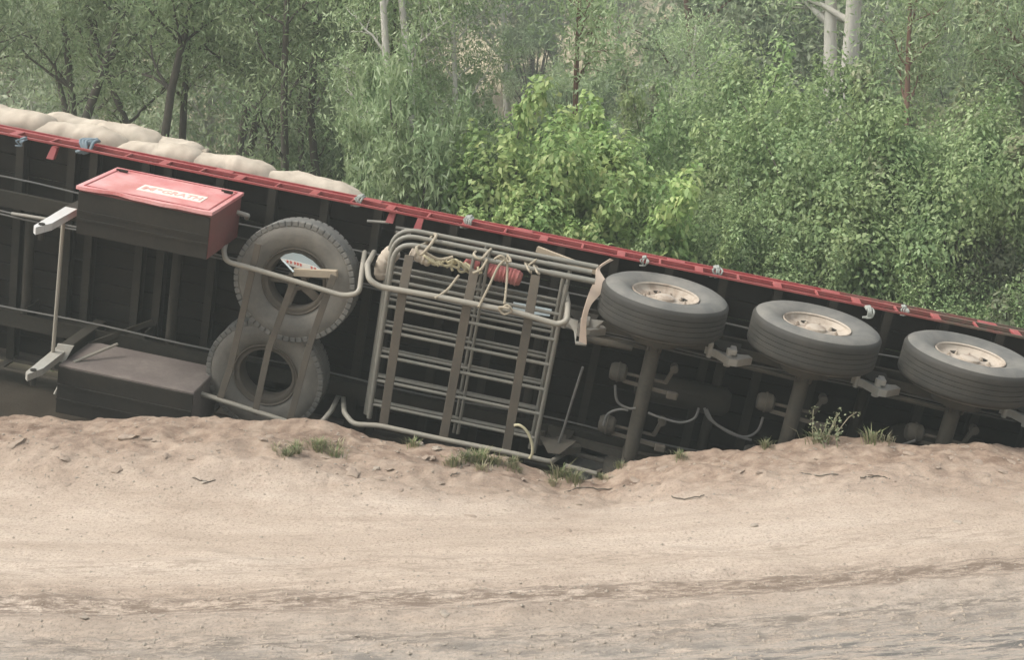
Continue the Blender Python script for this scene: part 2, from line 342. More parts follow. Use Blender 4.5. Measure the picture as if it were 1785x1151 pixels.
def zg(x, y):
    x = np.asarray(x, float); y = np.asarray(y, float)
    ez = np.interp(x, _ex, _ez); ye = YE + .16 * fbm(x * 1.3, x * 0 + 5.5, 3)
    road = .05 * fbm(x * .25, y * .5, 3) + .022 * fbm(x * 1.6, y * 3.2, 4) + .007 * fbm(x * 9, y * 14, 3)
    yy = y - .11 * x - .03 * x * x
    for yc, wd, dp in ((6.52, .07, .03), (6.72, .06, .022), (6.2, .08, .035), (6.02, .05, .02), (5.8, .09, .03), (7.15, .06, .012), (7.35, .05, .010)):
        road = road - dp * np.exp(-((yy - yc) / wd) ** 2) * (.6 + .8 * fbm(x * .8, y * 0 + yc, 2)) + dp * 1.1 * np.exp(-((yy - yc - wd * 1.6) / (wd * .8)) ** 2) * (.3 + 1.2 * np.abs(fbm(x * 6, y * 9, 3)))
    k = sst(y, 7.7, 9.5); lump = sst(y, 8.2, 8.9)
    near = road * (1 - .3 * k) + ez * k + lump * (.08 * fbm(x * 2.2, y * 4.0, 4) + .04 * np.abs(fbm(x * 5, y * 7, 4)) + .026 * np.abs(fbm(x * 13, y * 15, 2)))
    zd = zditch(x) + .10 * fbm(x * 1.1, y * 1.1, 4)
    t = sst(y, 0, 1) * 0 + sst((y - ye) / np.maximum(.55, .75 * (ez - zd)), 0, 1)
    z = near * (1 - t) + zd * t + .05 * t * (1 - t) * 4 * fbm(x * 5, y * 5, 3)
    hill = np.interp(y, [0, 12.2, 15, 19, 23, 40, 70, 120, 220, 400], [0, 0, -1.0, -1.9, -1.7, 2.2, 10.5, 22, 30, 32]) + .5 * fbm(x * .15, y * .15, 4) + .12 * fbm(x * .9, y * .9, 3)
    m = sst(y, 12.0, 15.5); z = z * (1 - m) + hill * m
    return z
def zat(x, y): return float(zg(np.array([x]), np.array([y]))[0])
def grow_lines(a, step, end, f=1.18):
    out = [a]; s = step
    while abs(out[-1]) < abs(end): s *= f; out.append(out[-1] + math.copysign(s, end))
    return out
xs = sorted(set(np.round(np.concatenate([np.arange(-5.6, 5.61, .024), grow_lines(5.62, .03, 120), [-v for v in grow_lines(5.62, .03, 120)]]), 4)))
ys = sorted(set(np.round(np.concatenate([[-100, -60, -30, -15, -7, -3, 0, 1.5, 2.4, 3.0, 3.4], np.arange(3.7, 10.6, .026), grow_lines(10.62, .04, 200, 1.09)]), 4)))
xs, ys = np.array(xs), np.array(ys)
gx, gy = np.meshgrid(xs, ys); gz = zg(gx, gy)
nx, ny = len(xs), len(ys)
me = bpy.data.meshes.new('ground'); me.vertices.add(nx * ny)
me.vertices.foreach_set('co', np.stack([gx, gy, gz], -1).astype(np.float32).ravel())
i = (np.arange(ny - 1)[:, None] * nx + np.arange(nx - 1)[None]).ravel()
q = np.stack([i, i + 1, i + nx + 1, i + nx], 1).ravel().astype(np.int32)
me.loops.add(len(q)); me.loops.foreach_set('vertex_index', q); me.polygons.add(len(i)); me.polygons.foreach_set('loop_start', np.arange(0, len(q), 4, dtype=np.int32))
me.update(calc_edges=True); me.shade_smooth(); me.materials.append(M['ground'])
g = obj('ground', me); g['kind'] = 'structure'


# ------------------------------------------------------------------ the overturned trailer (local: x along, -y across, z out of the underside)
VW, U0, U1, W0 = 2.14, -8.6, 4.1, .635                 # width, front, rear, axle height off the deck
TR = thing('semi_trailer', 'overturned red-edged flat deck trailer lying on its side, grimy underside facing the dirt road', 'trailer', TM)
# side rails: coaming channel, rope rail on spacers
for side in (0, 1):
    f = (lambda v: v) if side == 0 else (lambda v: VW - v)
    m = MB(); m.span(T(U0, f(.0), -.12), T(U1, f(.012), .0)); m.span(T(U0, f(-.024), -.002), T(U1, f(.0115), .010), .003); m.span(T(U0, f(-.016), -.13), T(U1, f(.05), -.119), .003)
    co = m.build('coaming_rail', 'rail' if side == 0 else 'bar', TR, False)
    if side: co['label'] = 'lower red coaming rail buried along the ditch'
    MB().span(T(U0, f(-.032), .19), T(U1, f(-.010), .203), .003).build('rope_rail', 'rail' if side == 0 else 'bar', TR, False)
    RM = 'red' if side == 0 else 'bar'; wide = MB().box((0, 0, 0), (.07, .02, .18), None, .003).mesh('rail_spacer', RM, False); thin = MB().box((0, 0, 0), (.02, .02, .18), None, .003).mesh('rail_spacer_narrow', RM, False)
    pock = MB().box((0, 0, 0), (.16, .012, .11), None, .004).mesh('stake_pocket', RM, False)
    k = 0; u = U0 + .15
    while u < U1:
        obj('rail_spacer', wide if k % 2 == 0 else thin, TR, T(u, f(-.015), .1005))
        if k % 4 == 1: obj('stake_pocket', pock, TR, T(u + .14, f(-.006), -.07))
        k += 1; u += .335
    
# deck boards and cross members
nb = 12; bw = (VW - .1) / nb
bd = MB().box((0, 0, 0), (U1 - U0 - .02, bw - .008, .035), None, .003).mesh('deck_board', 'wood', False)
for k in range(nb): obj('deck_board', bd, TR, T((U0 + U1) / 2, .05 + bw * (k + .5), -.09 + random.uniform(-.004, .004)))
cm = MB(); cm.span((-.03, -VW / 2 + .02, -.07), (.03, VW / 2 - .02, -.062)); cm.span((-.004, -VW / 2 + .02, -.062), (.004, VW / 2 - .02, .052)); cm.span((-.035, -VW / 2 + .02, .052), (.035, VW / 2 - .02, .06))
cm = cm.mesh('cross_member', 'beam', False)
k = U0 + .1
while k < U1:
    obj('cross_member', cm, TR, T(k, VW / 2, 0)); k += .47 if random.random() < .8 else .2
# chassis beams
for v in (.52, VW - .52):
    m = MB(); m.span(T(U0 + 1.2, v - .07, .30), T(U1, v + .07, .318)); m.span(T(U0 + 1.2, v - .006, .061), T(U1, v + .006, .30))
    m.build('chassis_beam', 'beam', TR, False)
    gs = MB().box((0, 0, 0), (.012, .13, .238)).mesh('web_stiffener', 'beam', False)
    for u in np.arange(U0 + 2, U1, 1.1): obj('web_stiffener', gs, TR, T(u, v + (.074 if v < 1 else -.074), .1805))
for u in (-5.55, -4.2, -.95, .62, 1.84, 3.4):
    MB().tube([T(u, .53, .2), T(u, VW - .53, .2)], .045, 10).build('chassis_brace', 'beam', TR)
# stake brackets under the rope rail
for px, py in ((93, 266), (683, 377), (731, 390)):
    p = P(px, py, .12); m = MB(); m.prism([p + Vector((-.02, .05, 0)), p + Vector((.03, .05, 0)), p + Vector((.025, -.05, .05)), p + Vector((-.04, -.05, .05))], (0, 0, -.05)); m.build('stake_bracket', 'red', TR, False)
for a, b in (((640, 385), (678, 388)), ((690, 396), (722, 402)), ((690, 404), (716, 408))):
    MB().tube([P(*a, .12), P(*b, .12)], .012, 6).build('bracket_pin', 'bracket', TR)
# toolboxes
def toolbox(u0, u1, v0, v1, w0, w1, upper):
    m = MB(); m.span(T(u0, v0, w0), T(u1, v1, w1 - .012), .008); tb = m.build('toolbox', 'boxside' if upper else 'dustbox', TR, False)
    tb['label'] = 'red steel toolbox with a cream name plate on its lid' if upper else 'dusty lower toolbox near the verge'
    m = MB(); m.span(T(u0 + .004, v0 + .02, w1 - .012), T(u1 - .004, v1 - .004, w1), .004)
    m.span(T(u0 + .004, v0 + .17, w1), T(u1 - .004, v0 + .19, w1 + .008)); m.span(T(u0 + .004, v1 - .14, w1), T(u1 - .004, v1 - .12, w1 + .008)); m.build('bottom_panel', 'under', tb, False)
    m = MB(); m.span(T(u0 + .03, v1 - .006 - .0, w0 + .05), T(u1 - .03, v1 + .006, w1 - .05)); m.build('back_panel', 'under', tb, False)
    if upper:
        m = MB(); nd = 26; uu_ = [u0 - .012 + (u1 - u0 + .024) * i / nd for i in range(nd + 1)]      # its outer edge is buckled
        near = [w1 + .014 + .010 * noise.noise(Vector((u * 5, 0, 3.3))) - .016 * math.exp(-((u - u0 - .33) / .1) ** 2) for u in uu_]; dip = [.012 * noise.noise(Vector((u * 4, 1, 7))) - .010 * math.exp(-((u - u0 - .33) / .12) ** 2) for u in uu_]
        rows = [(w0 - .012, 0), (w0 + .3 * (w1 - w0), 0), (w0 + .8 * (w1 - w0), .0), (None, 1)]
        vs = [T(u, vv + dip[i] * k_, near[i] if w_ is None else w_) for vv in (v0 - .028, v0 - .001) for w_, k_ in rows for i, u in enumerate(uu_)]; a_ = nd + 1; fs = []
        for L_ in (0, 4):
            fs += [((L_ + j) * a_ + i, (L_ + j) * a_ + i + 1, (L_ + j + 1) * a_ + i + 1, (L_ + j + 1) * a_ + i) for j in range(3) for i in range(nd)]
        for j in (0, 3): fs += [(j * a_ + i, j * a_ + i + 1, (4 + j) * a_ + i + 1, (4 + j) * a_ + i) for i in range(nd)]
        for i in (0, nd): fs += [(j * a_ + i, (j + 1) * a_ + i, (5 + j) * a_ + i, (4 + j) * a_ + i) for j in range(3)]
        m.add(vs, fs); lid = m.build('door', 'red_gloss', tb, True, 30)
        m = MB(); e = .03; z = v0 - .028 - .005
        for a, b in (((u0 + e, w0 + e), (u1 - e, w0 + e + .012)), ((u0 + e, w1 - e - .012), (u1 - e, w1 - e)), ((u0 + e, w0 + e + .012), (u0 + e + .012, w1 - e - .012)), ((u1 - e - .012, w0 + e + .012), (u1 - e, w1 - e - .012))):
            m.span(T(a[0], z, a[1]), T(b[0], v0 - .0279, b[1]))
        m.build('door_lip', 'red', tb, False)
        for uu in (u0 + .09, u1 - .09):
            m = MB(); m.span(T(uu - .035, z - .012, w0 + .09), T(uu + .035, v0 - .0281, w0 + .12), .004); m.tube([T(uu - .05, z - .014, w0 + .13), T(uu + .05, z - .014, w0 + .13)], .008, 6); m.build('latch', 'under', tb)
        # name plate
        pw, ph = .54, .19; uc, wc = u0 + .66, w0 + .47
        pl = MB().span(T(uc - pw / 2, v0 - .032, wc - ph / 2), T(uc + pw / 2, v0 - .0281, wc + ph / 2)).build('name_plate', 'cream', tb, False)
        def txt(body, size, u, w, fit=None):
            cu = bpy.data.curves.new('lettering', 'FONT'); cu.body = body; cu.size = size; cu.extrude = .0012; cu.offset = .0035
            t = bpy.data.objects.new('lettering', cu); C.objects.link(t); bpy.context.view_layer.update()
            me = bpy.data.meshes.new_from_object(t); bpy.data.objects.remove(t); me.materials.append(M['letter'])
            sx = fit / max(q.co.x for q in me.vertices) if fit else 1
            # text x -> +u, text up -> -w (towards the deck), normal -> -v
            for q in me.vertices: q.co = T(u + q.co.x * sx, v0 - .0334 - q.co.z, w - q.co.y)
            o = obj('lettering', me, tb); return o
        txt('M', .15, uc - .255, wc + .052); txt('c', .09, uc - .135, wc - .005); txt('GRATH', .15, uc - .085, wc + .052, .335)
    return tb
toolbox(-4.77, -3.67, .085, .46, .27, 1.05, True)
toolbox(-4.84, -3.66, 1.62, 2.06, .42, 1.06, False)
MB().tube(arc([P(400, 366, .35), P(432, 376, .35), P(430, 380, .1)], .02), .022, 8).build('step_tube', 'bracket', TR)
# landing legs
for v, up in ((.36, True), (1.60, False)):
    lg = MB(); u = -4.9
    lg.span(T(u - .055, v - .055, .07), T(u + .055, v + .055, .86), .008); lg = lg.build('landing_leg', 'beam', TR, False)
    m = MB(); a, b = T(u, v, .86), T(u + .0, v + .02, 1.44)
    m.prism([T(u - .05, v - .05, .861), T(u + .05, v - .05, .861), T(u + .045, v - .03, 1.3), T(u - .01, v - .02, 1.46), T(u - .045, v - .02, 1.42)], (0, -.06, 0)); m.build('inner_leg', 'silver' if up else 'bracket', lg, False)
    MB().tube([T(u - .005, v - .034, 1.37), T(u - .005, v + .10, 1.37)], .026, 8).build('foot_pin', 'under', lg)
    MB().beam(T(u + .03, v + .06, .5), T(u + .5, v + (.12 if up else -.16), .12), .05, .03).build('leg_brace', 'beam', TR, False)
    if not up:
        MB().tube([P(128, 632, .95), P(205, 600, .6)], .013, 6).build('stay_rod', 'tube', TR)
        MB().prism([P(100, 600, .9), P(128, 604, .9), P(112, 632, .95), P(92, 630, .95)], (0, 0, -.02)).build('gusset', 'bracket', TR, False)
        MB().tube([P(106, 640, 1.0), P(104, 670, 1.0), P(95, 688, 1.05)], .012, 6).build('crank_handle', 'tube', TR)
MB().tube([T(-4.93, .42, .93), T(-4.93, 1.56, .97)], .017, 8).build('landing_gear_shaft', 'tube', TR)
MB().tube(spline([P(20, 372, .35), P(70, 380, .35), P(112, 388, .35)]), .014, 6).build('air_pipe', 'bracket', TR)
# spare wheel cradle
wq = .85
up = [P(398, 405, .15), P(390, 438, wq - .15), P(394, 456, wq), P(440, 468, wq), P(520, 492, wq), P(598, 516, wq), P(626, 512, wq), P(632, 465, wq - .2), P(636, 440, .15)]
lo = [P(336, 640, .15), P(334, 668, wq - .15), P(345, 685, wq), P(530, 745, wq), P(556, 742, wq), P(578, 716, wq - .1), P(590, 690, .2)]
ct = MB().tube(arc(up, .07), .022, 10).build('cradle_tube', 'tube', TR); MB().tube(arc(lo, .07), .022, 10).build('cradle_tube', 'tube', TR)
for a, b, c in (((450, 425), (402, 640), (383, 696)), ((512, 490), (468, 610), (444, 722)), ((582, 480), (540, 600), (504, 738))):
    q = [P(*a, wq - .05), P(*b, wq - .03), P(*c, wq + .005)]; m = MB()
    for i in (0, 1): m.beam(q[i], q[i + 1], .055, .01)
    m.build('cradle_strap', 'bar', TR, False)
    MB().beam(q[2], q[2] + Vector((-.06, -.12, -.3)), .045, .01).build('cradle_strap_return', 'bar', TR, False)
# gate rack
wr = .95
up = [P(652, 440, .15), P(640, 462, wr - .12), P(643, 488, wr), P(662, 500, wr), P(760, 517, wr), P(905, 546, wr), P(972, 566, wr), P(988, 560, wr), P(990, 530, wr - .2), P(985, 505, .2)]
lo = [P(598, 690, .2), P(600, 720, wr - .1), P(616, 740, wr), P(660, 742, wr), P(760, 764, wr), P(900, 792, wr), P(960, 806, wr), P(985, 790, .3)]
MB().tube(arc(up, .06), .024, 10).build('rack_tube', 'tube', TR); MB().tube(arc(lo, .06), .022, 10).build('rack_tube', 'tube', TR)
for a, b, c in (((714, 445), (702, 508), (668, 742)), ((828, 470), (815, 528), (772, 768)), ((934, 480), (922, 552), (880, 800))):
    q = [P(*a, wr - .12), P(*b, wr - .02), P(*c, wr - .01)]; m = MB()
    for i in (0, 1): m.beam(q[i], q[i + 1], .075, .012)
    m.build('rack_strap', 'bar', TR, False)
# running gear: three axles
def tyre_profile(ro, ri, wd):
    h = wd / 2; s = [(ri, -h * .62), (ri + .03, -h * .80), ((ri + ro) / 2, -h), (ro - .06, -h * .93), (ro - .022, -h * .80), (ro - .006, -h * .70)]
    tr = []
    for k, x in enumerate((-.62, -.40, -.36, -.14, -.10, .10, .14, .36, .40, .62)):
        tr.append((ro + (0 if k in (0, 1, 4, 5, 8, 9) or k in (2, 3, 6, 7) else 0), h * x))
    t2 = []
    for a, b in zip(tr[0::2], tr[1::2]):
        t2 += [a, b, (ro - .007, b[1] + .002), (ro - .007, b[1] + h * .03)]
    t2 = t2[:-2]
    return s + t2 + [(r, -z) for r, z in s[::-1]] + [(ri - .012, h * .5), (ri - .012, -h * .5)]
def tyre_mesh(name, ro, ri, wd, lug=0, axis='Y', mats=('tyre', 'tread')):
    m = MB(); m.lathe(tyre_profile(ro, ri, wd), 96, axis, closed=True)
    if lug:
        for k in range(lug):
            for sgn in (-1, 1):
                t = 2 * math.pi * (k + (.5 if sgn > 0 else 0)) / lug; rr = ro - .004
                rr = ro - .0205; c = Vector((rr * math.cos(t), rr * math.sin(t), sgn * wd * .36)); rt = Matrix.Rotation(t, 3, 'Z')
                if axis == 'Z': m.box(c, (.045, .05, wd * .2), rt, .006)
    me = m.mesh(name, mats[0], True, 32); me.materials.append(M[mats[1]])
    for p in me.polygons:
        c = p.center; r = math.hypot(c.x, c.z) if axis == 'Y' else math.hypot(c.x, c.y)
        if r > ro - .03: p.material_index = 1
    return me
TY = tyre_mesh('tyre', .52, .272, .33)
m = MB(); m.lathe([(.262, .115), (.272, .125), (.276, .115), (.262, .10), (.255, .085), (.245, .075), (.19, .058), (.13, .055), (.12, .06)], 48, 'Y')
m.lathe([(.272, .115), (.272, -.13), (.245, -.13), (.245, .07)], 48, 'Y')
RIM = m.mesh('rim', 'rim', True, 30)
m = MB(); m.lathe([(.135, .05), (.128, .066), (.11, .070), (.085, .072), (.08, .092), (.065, .10), (0.001, .102)], 32, 'Y')
for k in range(10):
    t = 2 * math.pi * k / 10; c = Vector((.165 * math.cos(t), 0, .165 * math.sin(t))); m.tube([c + Vector((0, .04, 0)), c + Vector((0, .074, 0))], .016, 6); m.tube([c + Vector((0, .072, 0)), c + Vector((0, .086, 0))], .009, 6)
HUB = m.mesh('hub', 'rim', True, 35)
HOLE = MB().tube([Vector((.205, .055, 0)), Vector((.205, .068, 0))], .032, 10).mesh('hand_hole', 'under', True)
tw = .165
for k in range(3):
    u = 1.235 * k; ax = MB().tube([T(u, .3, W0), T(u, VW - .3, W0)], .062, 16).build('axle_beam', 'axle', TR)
    for side in (0, 1):
        wh = bpy.data.objects.new('wheel', None); C.objects.link(wh); wh.parent = TR
        wh.location = T(u, .045 + tw if side == 0 else VW - .045 - tw, W0); wh.rotation_euler = (0 if side == 0 else math.pi, random.uniform(0, 6.28), 0)
        if side == 0: wh.rotation_euler = (0, k * 1.3, 0)
        obj('tyre', TY, wh); obj('rim', RIM, wh); obj('hub', HUB, wh); 
        for j in range(5): obj('hand_hole', HOLE, wh).rotation_euler = (0, 2 * math.pi * (j + .5) / 5, 0)
        v = .44 if side == 0 else VW - .44
        MB().tube([T(u, v - .06, W0), T(u, v + .06, W0)], .2, 28).build('brake_drum', 'axle', TR)
        # brake chamber with push rod and slack adjuster
        vb = .84 if side == 0 else VW - .82; ub = u - .24
        m = MB(); m.lathe([(.001, -.075), (.06, -.07), (.075, -.045), (.08, -.008), (.088, -.006), (.088, .006), (.08, .008), (.074, .05), (.05, .07), (.001, .072)], 24, 'X', T(ub, vb, W0 - .02)); bc = m.build('brake_chamber', 'axle', TR)
        MB().tube([T(ub + .07, vb, W0 - .02), T(u + .17, vb + .01, W0 - .02)], .014, 8).build('push_rod', 'bar', bc)
        m = MB(); m.beam(T(u + .16, vb + .01, W0 - .02), T(u + .2, vb - .14, W0), .035, .03); m.tube([T(u + .2, vb - .14, W0 - .03), T(u + .2, vb - .14, W0 + .05)], .035, 10); m.build('slack_adjuster', 'axle', bc)
        m = MB(); m.beam(T(ub + .05, vb + .06, W0 - .0), T(u + .28, vb + .085, W0 + .03), .035, .012); m.box(T(u + .23, vb + .09, W0 + .035), (.09, .06, .05), None, .008); m.build('chamber_bracket', 'bar', bc, False)
# suspension: leaf springs and hangers
for v in (.53, VW - .53):
    for k in range(3):
        u = 1.235 * k; m = MB()
        for j in range(6):
            L = .56 - .07 * j; pts = [T(u + L * s, v, W0 - .20 + .012 * j * 1.1 - .05 * s * s + .02) for s in (-1, -.6, -.2, .2, .6, 1)]
            for i in range(5): m.beam(pts[i], pts[i + 1], .075, .012, (0, 0, 1), 0)
        sp = m.build('leaf_spring', 'axle', TR, False)
        m = MB()
        for du in (-.05, .05): m.tube(arc([T(u + du, v - .045, W0 - .2), T(u + du, v - .045, W0 + .085), T(u + du, v + .045, W0 + .085), T(u + du, v + .045, W0 - .2)], .03, 3), .012, 6)
        m.build('u_bolt', 'axle', TR)
    for j, u in enumerate((-.61, .61, 1.83, 3.05)):
        m = MB(); poly = [(u - .12, .30), (u + .12, .30), (u + .10, .48), (u + .04, .60), (u - .06, .60), (u - .11, .48)]
        for dv in (-.05, .042): m.prism([T(a, v + dv, b) for a, b in poly], (0, -.008, 0))
        hg = m.build('spring_hanger', 'beam', TR, False)
        # equaliser rocker, pale with dust
        m = MB(); m.prism([T(u - .19, v - .03, .52), T(u - .10, v - .03, .58), T(u + .0, v - .03, .72), T(u + .07, v - .03, .71), T(u + .2, v - .03, .58), T(u + .17, v - .03, .52), T(u, v - .03, .58)], (0, -.06, 0))
        m.tube([T(u, v - .09, .64), T(u, v + .06, .64)], .03, 10); m.tube([T(u - .15, v - .08, .54), T(u - .15, v + .05, .54)], .022, 8); m.box(T(u + .03, v - .07, .61), (.05, .05, .12), None, .006)
        m.build('equaliser', 'bracket' if v < 1 else 'axle', hg, False)
        if j < 3: MB().tube([T(u + .02, v + .06, .54), T(u + .60, v + .06, .61)], .022, 8).build('radius_rod', 'axle', TR)
# air lines clipped along the chassis beams
for v, w_, c_ in ((.63, .325, 'hose'), (.655, .328, 'hose'), (VW - .64, .325, 'hose'), (.40, .10, 'hose')):
    pts = [T(u, v + .012 * math.sin(u * 3.1 + v * 9), w_ + .012 * math.sin(u * 2.3)) for u in np.arange(U0 + 1.3, U1 - .2, .25)]; MB().tube(pts, .009, 6).build('air_line', c_, TR)
# air tank and hoses
for u, v in ((-.2, 1.05), (2.0, 1.05)):
    m = MB(); m.lathe([(.001, -.42), (.08, -.41), (.125, -.36), (.13, -.3), (.13, .3), (.125, .36), (.08, .41), (.001, .42)], 28, 'X', T(u + .55, v, .24)); m.build('air_tank', 'beam', TR)
for pts in ([(1072, 672), (1076, 700), (1095, 712), (1108, 712)], [(1052, 742), (1060, 722), (1080, 714), (1095, 716)], [(1130, 720), (1150, 728), (1185, 737), (1210, 730), (1218, 712)], [(1228, 712), (1236, 730), (1262, 748), (1296, 762), (1320, 752), (1330, 728)], [(1232, 714), (1244, 736), (1274, 756), (1310, 768)],
            [(1500, 756), (1520, 772), (1560, 778), (1596, 768)], [(1016, 640), (1000, 690), (985, 740), (974, 772)]):
    MB().tube(spline([P(x, y, .72) for x, y in pts], 6), .011, 8).build('air_hose', 'hose', TR)
MB().prism([P(942, 764, .7), P(1004, 770, .7), P(975, 792, .8), P(955, 790, .8)], (0, 0, -.03)).build('gusset_plate', 'axle', TR, False)
MB().tube([P(985, 812, .85), P(1040, 826, .85)], .02, 8).build('lower_side_tube', 'tube', TR)
# bent mudguard strip and its stay in front of the first wheel
cl = [(1066, 452, .45), (1052, 460, .5), (1042, 470, .55), (1046, 490, .62), (1036, 510, .7), (1024, 532, .8), (1017, 560, .86), (1015, 598, .9)]
wd = [5, 4, 5, 18, 16, 8, 8, 12]
left = [P(x - w_ * .5, y - w_ * .2, d) for (x, y, d), w_ in zip(cl, wd)]; right = [P(x + w_ * .6, y + w_ * .25, d - .02) for (x, y, d), w_ in zip(cl, wd)]
MB().ribbon(spline(left, 5), spline(right, 5), .006).build('mudguard_strip', 'tan', TR)
m = MB(); m.prism([P(982, 552, .7), P(1008, 560, .8), P(1003, 600, .85), P(1000, 575, .8)], (0, 0, -.02)); m.prism([P(1018, 556, .6), P(1052, 560, .6), P(1034, 588, .65), P(1016, 588, .7)], (0, 0, -.012)); m.build('mudguard_bracket', 'bracket', TR, False)
MB().tube([P(1003, 598, .85), P(1022, 600, .85)], .016, 6).build('mudguard_pin', 'bracket', TR)
MB().tube([P(1018, 590, .75), P(1102, 606, .72)], .03, 10).build('torque_rod', 'axle', TR)

# ------------------------------------------------------------------ things carried by the trailer
def on_trailer(p): return TM @ Matrix.Translation(p)
def local(pts, p): return [Vector(q) - p for q in pts]
# spare wheels
SP = tyre_mesh('spare_tyre', .515, .285, .27, 56, 'Z', ('sparetyre', 'tyre'))
m = MB(); m.lathe([(.265, .085), (.278, .10), (.288, .09), (.25, .075), (.243, .03), (.24, -.06), (.268, -.10), (.24, -.105), (.225, -.06), (.225, .03), (.235, .08), (.255, .085)], 48, 'Z'); SRIM = m.mesh('spare_rim', 'bar', True, 30)
for px, py, wz, lb, grp in ((519, 488, .545, 'upper spare truck tyre with chunky tread in the pipe cradle beside the red toolbox', 0), (468, 648, .52, 'lower spare truck tyre in the pipe cradle, just above the dirt verge', 1)):
    p = P(px, py, wz); t = thing('spare_wheel', lb, 'spare wheel', on_trailer(p) @ Matrix.Rotation(R(3 if grp else -5), 4, 'X') @ Matrix.Rotation(.4 + grp, 4, 'Z'), 'spare wheels under the trailer')
    obj('tyre', SP, t); obj('rim', SRIM, t)
    if grp == 0:
        m = MB()
        for k in range(5):
            a = 2 * math.pi * k / 5 + .3; m.beam(Vector((.06 * math.cos(a), .06 * math.sin(a), .02)), Vector((.235 * math.cos(a), .235 * math.sin(a), .02)), .07, .03)
        m.lathe([(.05, .05), (.085, .04), (.085, -.03), (.05, -.03), (.05, .05)], 24, 'Z'); m.build('spider', 'bar', t, False)
# a tin sign and a timber offcut pushed into the upper spare wheel
p = P(522, 458, .69); q = [(488, 450), (497, 444), (510, 441), (526, 444), (545, 455), (559, 469), (530, 465), (508, 459)]
sg = thing('tin_sign', 'bent pale blue tin sign with red print stuck inside the upper spare tyre', 'sign', on_trailer(p))
MB().prism(local([P(x, y, .69) for x, y in q], p), (0, 0, -.006)).build('panel', 'skyblue', sg, False)
st = [(489, 451), (512, 455), (540, 462), (561, 471), (558, 477), (530, 470), (505, 463), (493, 457)]
MB().prism(local([P(x, y, .70) for x, y in st], p), (0, 0, -.006)).build('print_band', 'white', sg, False)
for k, (x, y) in enumerate([(501, 456), (507, 457.5), (514, 459), (519, 460.5), (524, 462), (543, 467), (549, 469)]):
    a = P(x, y, .702); MB().prism(local([a + Vector((-.010, .013, 0)), a + Vector((.009, .010, 0)), a + Vector((.010, -.010, 0)), a + Vector((-.004, -.013, 0))], p), (0, 0, -.0012)).build('printed_mark', 'redink', sg, False)
MB().tube(local([P(494, 455, .70), P(512, 474, .78)], p), .008, 6).build('stay', 'skyblue', sg)
a, b = P(513, 474, .70), P(588, 478, .70); p = (a + b) / 2
tag(MB().beam(*local([a, b], p), .065, .05).build('timber_offcut', 'timber', None, False), 'short sawn timber offcut wedged across the upper spare tyre', 'timber').matrix_world = on_trailer(p)
# stacked stock gates in the rack
def gate(u0, u1, v0, v1, wz, nr, r, lb, cr, cl):
    p = T((u0 + u1) / 2, (v0 + v1) / 2, wz); t = thing('stock_gate', lb, 'gate', on_trailer(p), 'stock gates in the pipe rack'); hx, hy = (u1 - u0) / 2, (v1 - v0) / 2
    path = arc([(-hx, -hy, 0), (-hx, hy, 0), (hx, hy - .0, 0)], cl, 8); path = path + [Vector((hx, hy, 0))]
    MB().tube(arc([(hx, -hy, 0), (hx - .0, hy - .07, 0)], .02), r, 8).build('end_post', 'gate', t)
    MB().tube(path[:-1], r * 1.15, 10).build('frame', 'gate', t)
    for k in range(nr):
        y = hy - .22 - (2 * hy - .24) * (k + .5) / nr; MB().tube([(-hx, y, 0), (hx, y, 0)], r * .8, 8).build('rail', 'gate', t)
    for x in (-.02 * hx + cr,): MB().tube([(x, hy, .01), (x, -hy, .01)], r * .8, 8).build('brace', 'gate', t)
    MB().tube([(hx - .15, hy, 0), (hx + .22, hy + .002, 0)], r * 1.3, 10).build('hinge_tube', 'gate', t)
    return t
gate(-2.30, -.80, .02, 1.72, .52, 6, .017, 'deepest stock gate in the pipe rack, its top pipe nearest the red rail', .05, .22)
gate(-2.27, -.84, .045, 1.68, .62, 6, .017, 'middle stock gate of the stack in the pipe rack', .1, .2)
gate(-2.23, -.80, .085, 1.66, .73, 6, .019, 'outermost stock gate in the pipe rack, right behind the rack straps', -.05, .18)
# cargo tucked on the gates
def roll(name, lb, cat, mat, pts, wz, r, bumps=0, seg=14):
    c = [P(x, y, wz) for x, y in pts]; p = c[0].copy(); s = spline(c, 8); n = len(s)
    rr = [r * (1 - .35 * abs(2 * i / (n - 1) - 1) ** 6) * (1 + bumps * math.sin(i * 2.1) * .5 + random.uniform(-.04, .04)) for i in range(n)]
    o = MB().tube(local(s, p), rr, seg).build(name, mat, None); o.matrix_world = on_trailer(p); return tag(o, lb, cat)
roll('hessian_roll', 'rolled hessian cloth bulging beside the gate corner, nearest the upper spare tyre', 'cloth', 'sack', [(690, 436), (676, 450), (668, 470), (670, 486)], .48, .075, .06)
roll('hessian_bundle', 'small bundle of hessian held under the bent gate pipes', 'cloth', 'sack', [(716, 438), (735, 448), (752, 456)], .62, .055, .1)
roll('red_cannister', 'short red cannister under the gate pipes, beside the pale rope', 'cannister', 'redroll', [(812, 452), (822, 460), (832, 468)], .52, .06, 0, 18)
roll('ribbed_red_drum', 'ribbed red drum lashed under the gate pipes between two rack straps', 'drum', 'redroll', [(850, 466), (864, 474), (880, 478), (893, 482), (909, 488)], .58, .070, .10, 20)
def rope(name, lb, paths, wz, r, mat='rope'):
    first = P(*paths[0][0][:2], wz); m = MB()
    for q in paths: m.tube(local(spline([P(a[0], a[1], a[2] if len(a) > 2 else wz) for a in q], 6), first), r, 7)
    o = m.build(name, mat, None); o.matrix_world = on_trailer(first); return tag(o, lb, 'rope')
coil = [[(750 + 18 * math.cos(a * .7 + k) + 11 * k, 452 + 7 * math.sin(a * 1.3 + k) + 2.6 * k, .66 + .03 * math.sin(a + k)) for a in range(8)] for k in range(8)]
